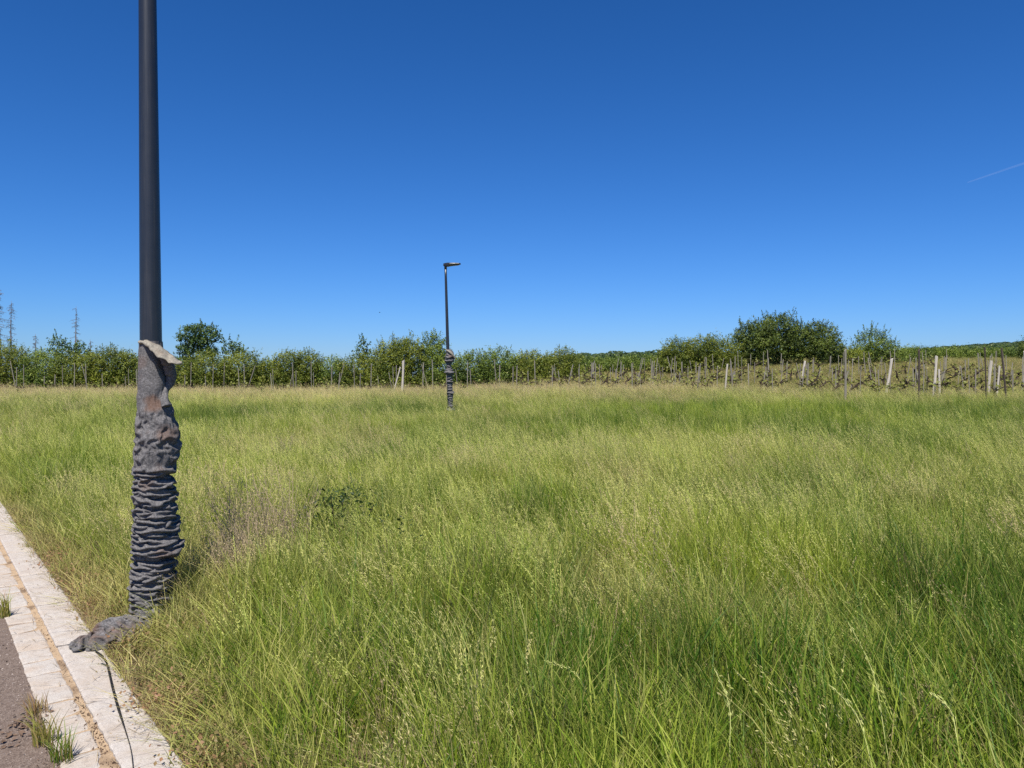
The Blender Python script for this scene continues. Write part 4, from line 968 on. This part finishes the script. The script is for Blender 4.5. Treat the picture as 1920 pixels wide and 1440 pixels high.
# ------------------------------------------------------------------ details
def details():
    r = np.random.default_rng(77)
    # weeds rooted in the gutter
    def tuft(px, py, n, h0, h1, w_, label, hue, tint, rad=.05):
        p = unproj(px, py, .012); root = empty('weed', p); V, Q, rr, _ = blades(r, n, h0, h1, w_, rad, .12, .7)
        me = mkmesh('leaves', V, Q, attrs={'r': rr, 'hue': np.full(len(V), hue), 'tint': np.full(len(V), tint)}); mkobj('leaves', me, M['tuft'], root)
        V, Q, rr, _ = blades(r, n // 3, h0 * .6, h1 * 1.1, w_ * .6, rad, .2, .5); me = mkmesh('stems', V, Q, attrs={'r': rr, 'hue': np.full(len(V), .6), 'tint': np.full(len(V), .85)}); mkobj('stems', me, M['tuft'], root)
        tag(root, label, 'weed', 'weeds in the gutter')
    M['tuft'] = mat('gutter_weed', leafy((.12, .22, .02), (.36, .42, .05), (.44, .27, .14), .4, inst=False))
    tuft(6, 1158, 60, .08, .2, .005, 'small green weed tuft in the gutter at the left edge', .75, .3, .035)
    tuft(82, 1395, 70, .06, .17, .005, 'green grassy weed where gutter and asphalt meet, above the bottom edge', .6, .45, .05)
    tuft(66, 1340, 60, .04, .12, .004, 'reddish brown dry weed on the asphalt edge of the gutter', .4, .75, .05)
    tuft(112, 1432, 60, .06, .16, .005, 'dark green weed at the bottom edge, touching the setts', .15, .1, .05)
    # dark leafy weed in the meadow and pale tuft farther out
    def herb(px, py, wd, hh, n, leaf, matl, label, k):
        p = unproj(px, py); root = empty('leafy_weed', p); q = np.stack([r.normal(0, wd, n), r.normal(0, wd * .6, n), r.uniform(.08, hh, n)], -1); nr = rand_unit(r, n) * .8 + [0, -.3, .6]
        V, Q = leaf_quads(r, q, nr / np.linalg.norm(nr, axis=1)[:, None], leaf, .6); me = mkmesh('leaves', V, Q, attrs={'r': np.repeat(r.random(n), 4) * .8, 'k': np.full(len(V), k)}); mkobj('leaves', me, M[matl], root)
        A = Acc()
        for c in q[:12]: V, Q, T = tube(np.array([[c[0] * .3, c[1] * .3, 0], c]), [.005, .003], 4, False); A.add(V, Q)
        mkobj('stem', A.mesh('stem'), M['vine_wood'], root); tag(root, label, 'weed')
    herb(640, 1040, .15, .60, 480, .04, 'leaf_dark', 'dark leafy weed clump standing in the pale grass beyond the mauve weeds', .1)
    herb(748, 1085, .10, .5, 60, .04, 'leaf_dark', 'small dark leafy weed in the pale grass right of the dry mauve weeds', .1)
    # dry mauve weed clump right of the post
    for (px, py, n, h, wd, lab) in ((492, 1085, 170, .9, .36, 'clump of dry mauve brown weed stalks right of the crumpled sleeve'), (440, 1125, 90, .6, .2, 'smaller dry brown weed clump between sleeve and mauve clump'), (524, 890, 40, .7, .22, 'pale dry seed head clump beyond the mauve clump')):
        A = stalks(r, n, h * .6, h, wd, .003, .5, 26, .014, .005, .12, .35, .03, .3); me = A.mesh('stalks'); me.attributes.new('hue', 'FLOAT', 'POINT').data.foreach_set('value', np.full(len(me.vertices), .5, np.float32)); me.attributes.new('tint', 'FLOAT', 'POINT').data.foreach_set('value', np.full(len(me.vertices), .8, np.float32))
        p = unproj(px, py); root = empty('dry_weed', p); mkobj('stalks', me, M['drytuft'], root); tag(root, lab, 'weed', 'dry weeds near the post')
    # single long stalks that stand out in the foreground
    for (xb, yb, xt, yt, Y, lab) in ((1668, 1420, 1592, 1168, 2.75, 'long pale grass stalk arching left, the tallest at the lower right'), (1638, 1440, 1556, 1285, 2.6, 'thin pale grass stalk below the tallest arching one'), (1800, 1400, 1745, 1300, 2.7, 'short pale stalk with seed spikelets near the lower right corner'),
                                     (1372, 1440, 1340, 1255, 2.8, 'pale seed stalk leaning left near the bottom centre right'), (1100, 1300, 1020, 1240, 3.2, 'bright green grass blade bent over to the left at bottom centre')):
        p0 = unproj(xb, yb, y=Y); p0[2] = max(p0[2], .02); p1 = unproj(xt, yt, y=Y + .12); g = np.array([p0[0] + .06, Y, 0]); P = spline([g, p0, (p0 * .45 + p1 * .55) + [.03, 0, .02], p1], 14)
        A = Acc(); V, Q, T = tube(P, np.linspace(.0022, .0013, 14), 4, False); A.add(V - g, Q, r=.5); root = empty('grass_stalk', g)
        me = A.mesh('stem'); mkobj('stem', me, M['tuft_pale'], root); A = Acc(); m_ = 46
        t = r.uniform(.55, 1, m_); c = P[np.clip((t * 13).astype(int), 0, 12)] + r.normal(0, .004, (m_, 3)) - g; d = np.gradient(P, axis=0)[np.clip((t * 13).astype(int), 0, 12)]; d = d / np.linalg.norm(d, axis=1)[:, None] + rand_unit(r, m_) * .35
        V, Q = ribbons(np.stack([c - d * .008, c, c + d * .008], 1), np.tile([.001, .0042, .001], (m_, 1)), rand_unit(r, m_)); A.add(V, Q, r=np.repeat(r.random(m_), 6)); mkobj('seed_head', A.mesh('seed_head'), M['tuft_pale'], root)
        tag(root, lab, 'grass stalk', 'long stalks in the foreground')
    # litter: dead blades on the stones, crumbs in the joint, grit on the road
    A = Acc(); n = 230; a = r.uniform(1.5, 8, n); s_ = np.where(r.random(n) < .6, r.uniform(-.20, .03, n) , r.uniform(-.42, -.16, n)); az = r.uniform(0, 2 * math.pi, n); L = r.uniform(.02, .14, n)
    c = np.array([kerb_pt(q, w_, .042 if w_ > -.205 else .026) for q, w_ in zip(a, s_)]); d = np.stack([np.cos(az), np.sin(az), r.normal(0, .06, n)], -1); cu = rand_unit(r, n) * [1, 1, .3] * .005
    P = np.stack([c - d * L[:, None] * .5, c + cu, c + d * L[:, None] * .5], 1); P[..., 2] = np.maximum(P[..., 2], c[:, None, 2]); sd_ = np.cross(d, [0, 0, 1.]); V, Q = ribbons(P, np.tile([.0016, .0026, .001], (n, 1)), sd_ / np.linalg.norm(sd_, axis=1)[:, None]); A.add(V, Q, r=np.repeat(r.random(n), 6), hue=.5, tint=.7)
    tag(mkobj('plant_litter', A.mesh('plant_litter'), M['drytuft']), 'dead grass blades scattered over kerb and gutter', 'litter', kind='stuff')
    A = Acc(); n = 3200; a = r.uniform(1.5, 7.5, n); s_ = -KW - MW * .5 + r.normal(0, .022, n); far = r.random(n) < .35; s_[far] = -(KW + MW + GW) - np.abs(r.normal(0, .05, far.sum())); wgt = r.random(n) < np.where(a < 5.0, 1, .08); a, s_ = a[wgt], s_[wgt]
    for q, w_ in zip(a, s_):
        c = kerb_pt(q, w_, .016); z = r.uniform(.0012, .0045); v = r.normal(size=(5, 3)) * z; v[4] *= .3; v[4, 2] = z; A.add(c + v, None, [(0, 1, 4), (1, 2, 4), (2, 3, 4), (3, 0, 4)])
    tag(mkobj('soil_crumbs', A.mesh('soil_crumbs'), M['crumb']), 'dark soil crumbs lying in the gutter joints', 'soil', kind='stuff')
    A = Acc(); n = 1800; a = r.uniform(1, 6.5, n); s_ = -.40 - r.gamma(1.2, .28, n)
    for q, w_ in zip(a, s_):
        c = kerb_pt(q, w_, .009); z = r.uniform(.0015, .005); v = r.normal(size=(5, 3)) * z; v[4] *= .3; v[4, 2] = z * 1.2; A.add(c + v, None, [(0, 1, 4), (1, 2, 4), (2, 3, 4), (3, 0, 4)])
    tag(mkobj('road_grit', A.mesh('road_grit'), M['grit']), 'loose pale grit on the asphalt edge', 'grit', kind='stuff')
    A = Acc(); n = 90; c0 = unproj(34, 1368, .01); p = c0 + r.normal(0, 1, (n, 3)) * [.05, .09, 0]; p[:, 2] = .012 + r.uniform(0, .012, n); nr = rand_unit(r, n) * .5 + [0, 0, 1]
    V, Q = leaf_quads(r, p, nr / np.linalg.norm(nr, axis=1)[:, None], .03, .5); A.add(V, Q, r=np.repeat(r.random(n), 4))
    tag(mkobj('dead_leaves', A.mesh('dead_leaves'), M['crumb']), 'small heap of dark dead leaves on the asphalt', 'dead leaves', kind='stuff')
    # contrail and the bird
    P0, P1 = unproj(1812, 343, y=4200), unproj(2080, 252, y=4200); P = spline([P0, (P0 * 2 + P1) / 3, (P0 + P1 * 2) / 3, P1], 30); V, Q, T = tube(P, np.linspace(3, 11, 30), 10); V += noise3(V * .02)[:, None] * 3
    tag(mkobj('contrail', mkmesh('contrail', V, Q, T, smooth=True), M['trail']), 'faint white aircraft trail at the right edge of the sky', 'contrail')
    c = unproj(712, 586, y=90); A = Acc(); V, Q, T = tube(np.array([[-.16, 0, 0], [-.06, 0, .01], [.06, 0, .01], [.14, 0, .02], [.19, 0, .02]]), [.006, .04, .05, .03, .006], 8); A.add(V, Q, T)
    root = empty('bird', c); root.scale = (.55,) * 3; mkobj('body', A.mesh('body', True), M['black'], root)
    for sg in (1, -1):
        V = np.array([[-.06, 0, .03], [.07, 0, .03], [.05, sg * .16, .10], [-.05, sg * .16, .10], [.0, sg * .34, .06], [-.06, sg * .32, .055]]); mkobj('wing', mkmesh('wing', V, [(0, 1, 2, 3), (3, 2, 4, 5)]), M['black'], root)
    tag(root, 'tiny distant bird in the open sky left of the far lamp', 'bird')
M['tuft_pale'] = mat('pale_stalk', lambda n, l: bsdf(n, l, mixc(n, l, att(n, 'r'), (.36, .40, .11), (.50, .49, .19)), .7, .2))
M['drytuft'] = mat('dry_weed', leafy((.26, .21, .09), (.40, .32, .16), (.40, .305, .205), .2, .1, inst=False, rough=.8))
M['crumb'] = mat('soil_crumb', lambda n, l: bsdf(n, l, (.15, .10, .07), .95, .1))
M['grit'] = mat('pale_grit', lambda n, l: bsdf(n, l, (.36, .30, .26), .9, .2))
def m_trail(n, l):
    d = n.new('ShaderNodeBsdfDiffuse'); d.inputs[0].default_value = (.9, .9, .9, 1); t = n.new('ShaderNodeBsdfTransparent'); m = n.new('ShaderNodeMixShader'); m.inputs[0].default_value = .023
    l.new(t.outputs[0], m.inputs[1]); l.new(d.outputs[0], m.inputs[2]); return m.outputs[0]
M['trail'] = mat('thin_vapour', m_trail)
details()
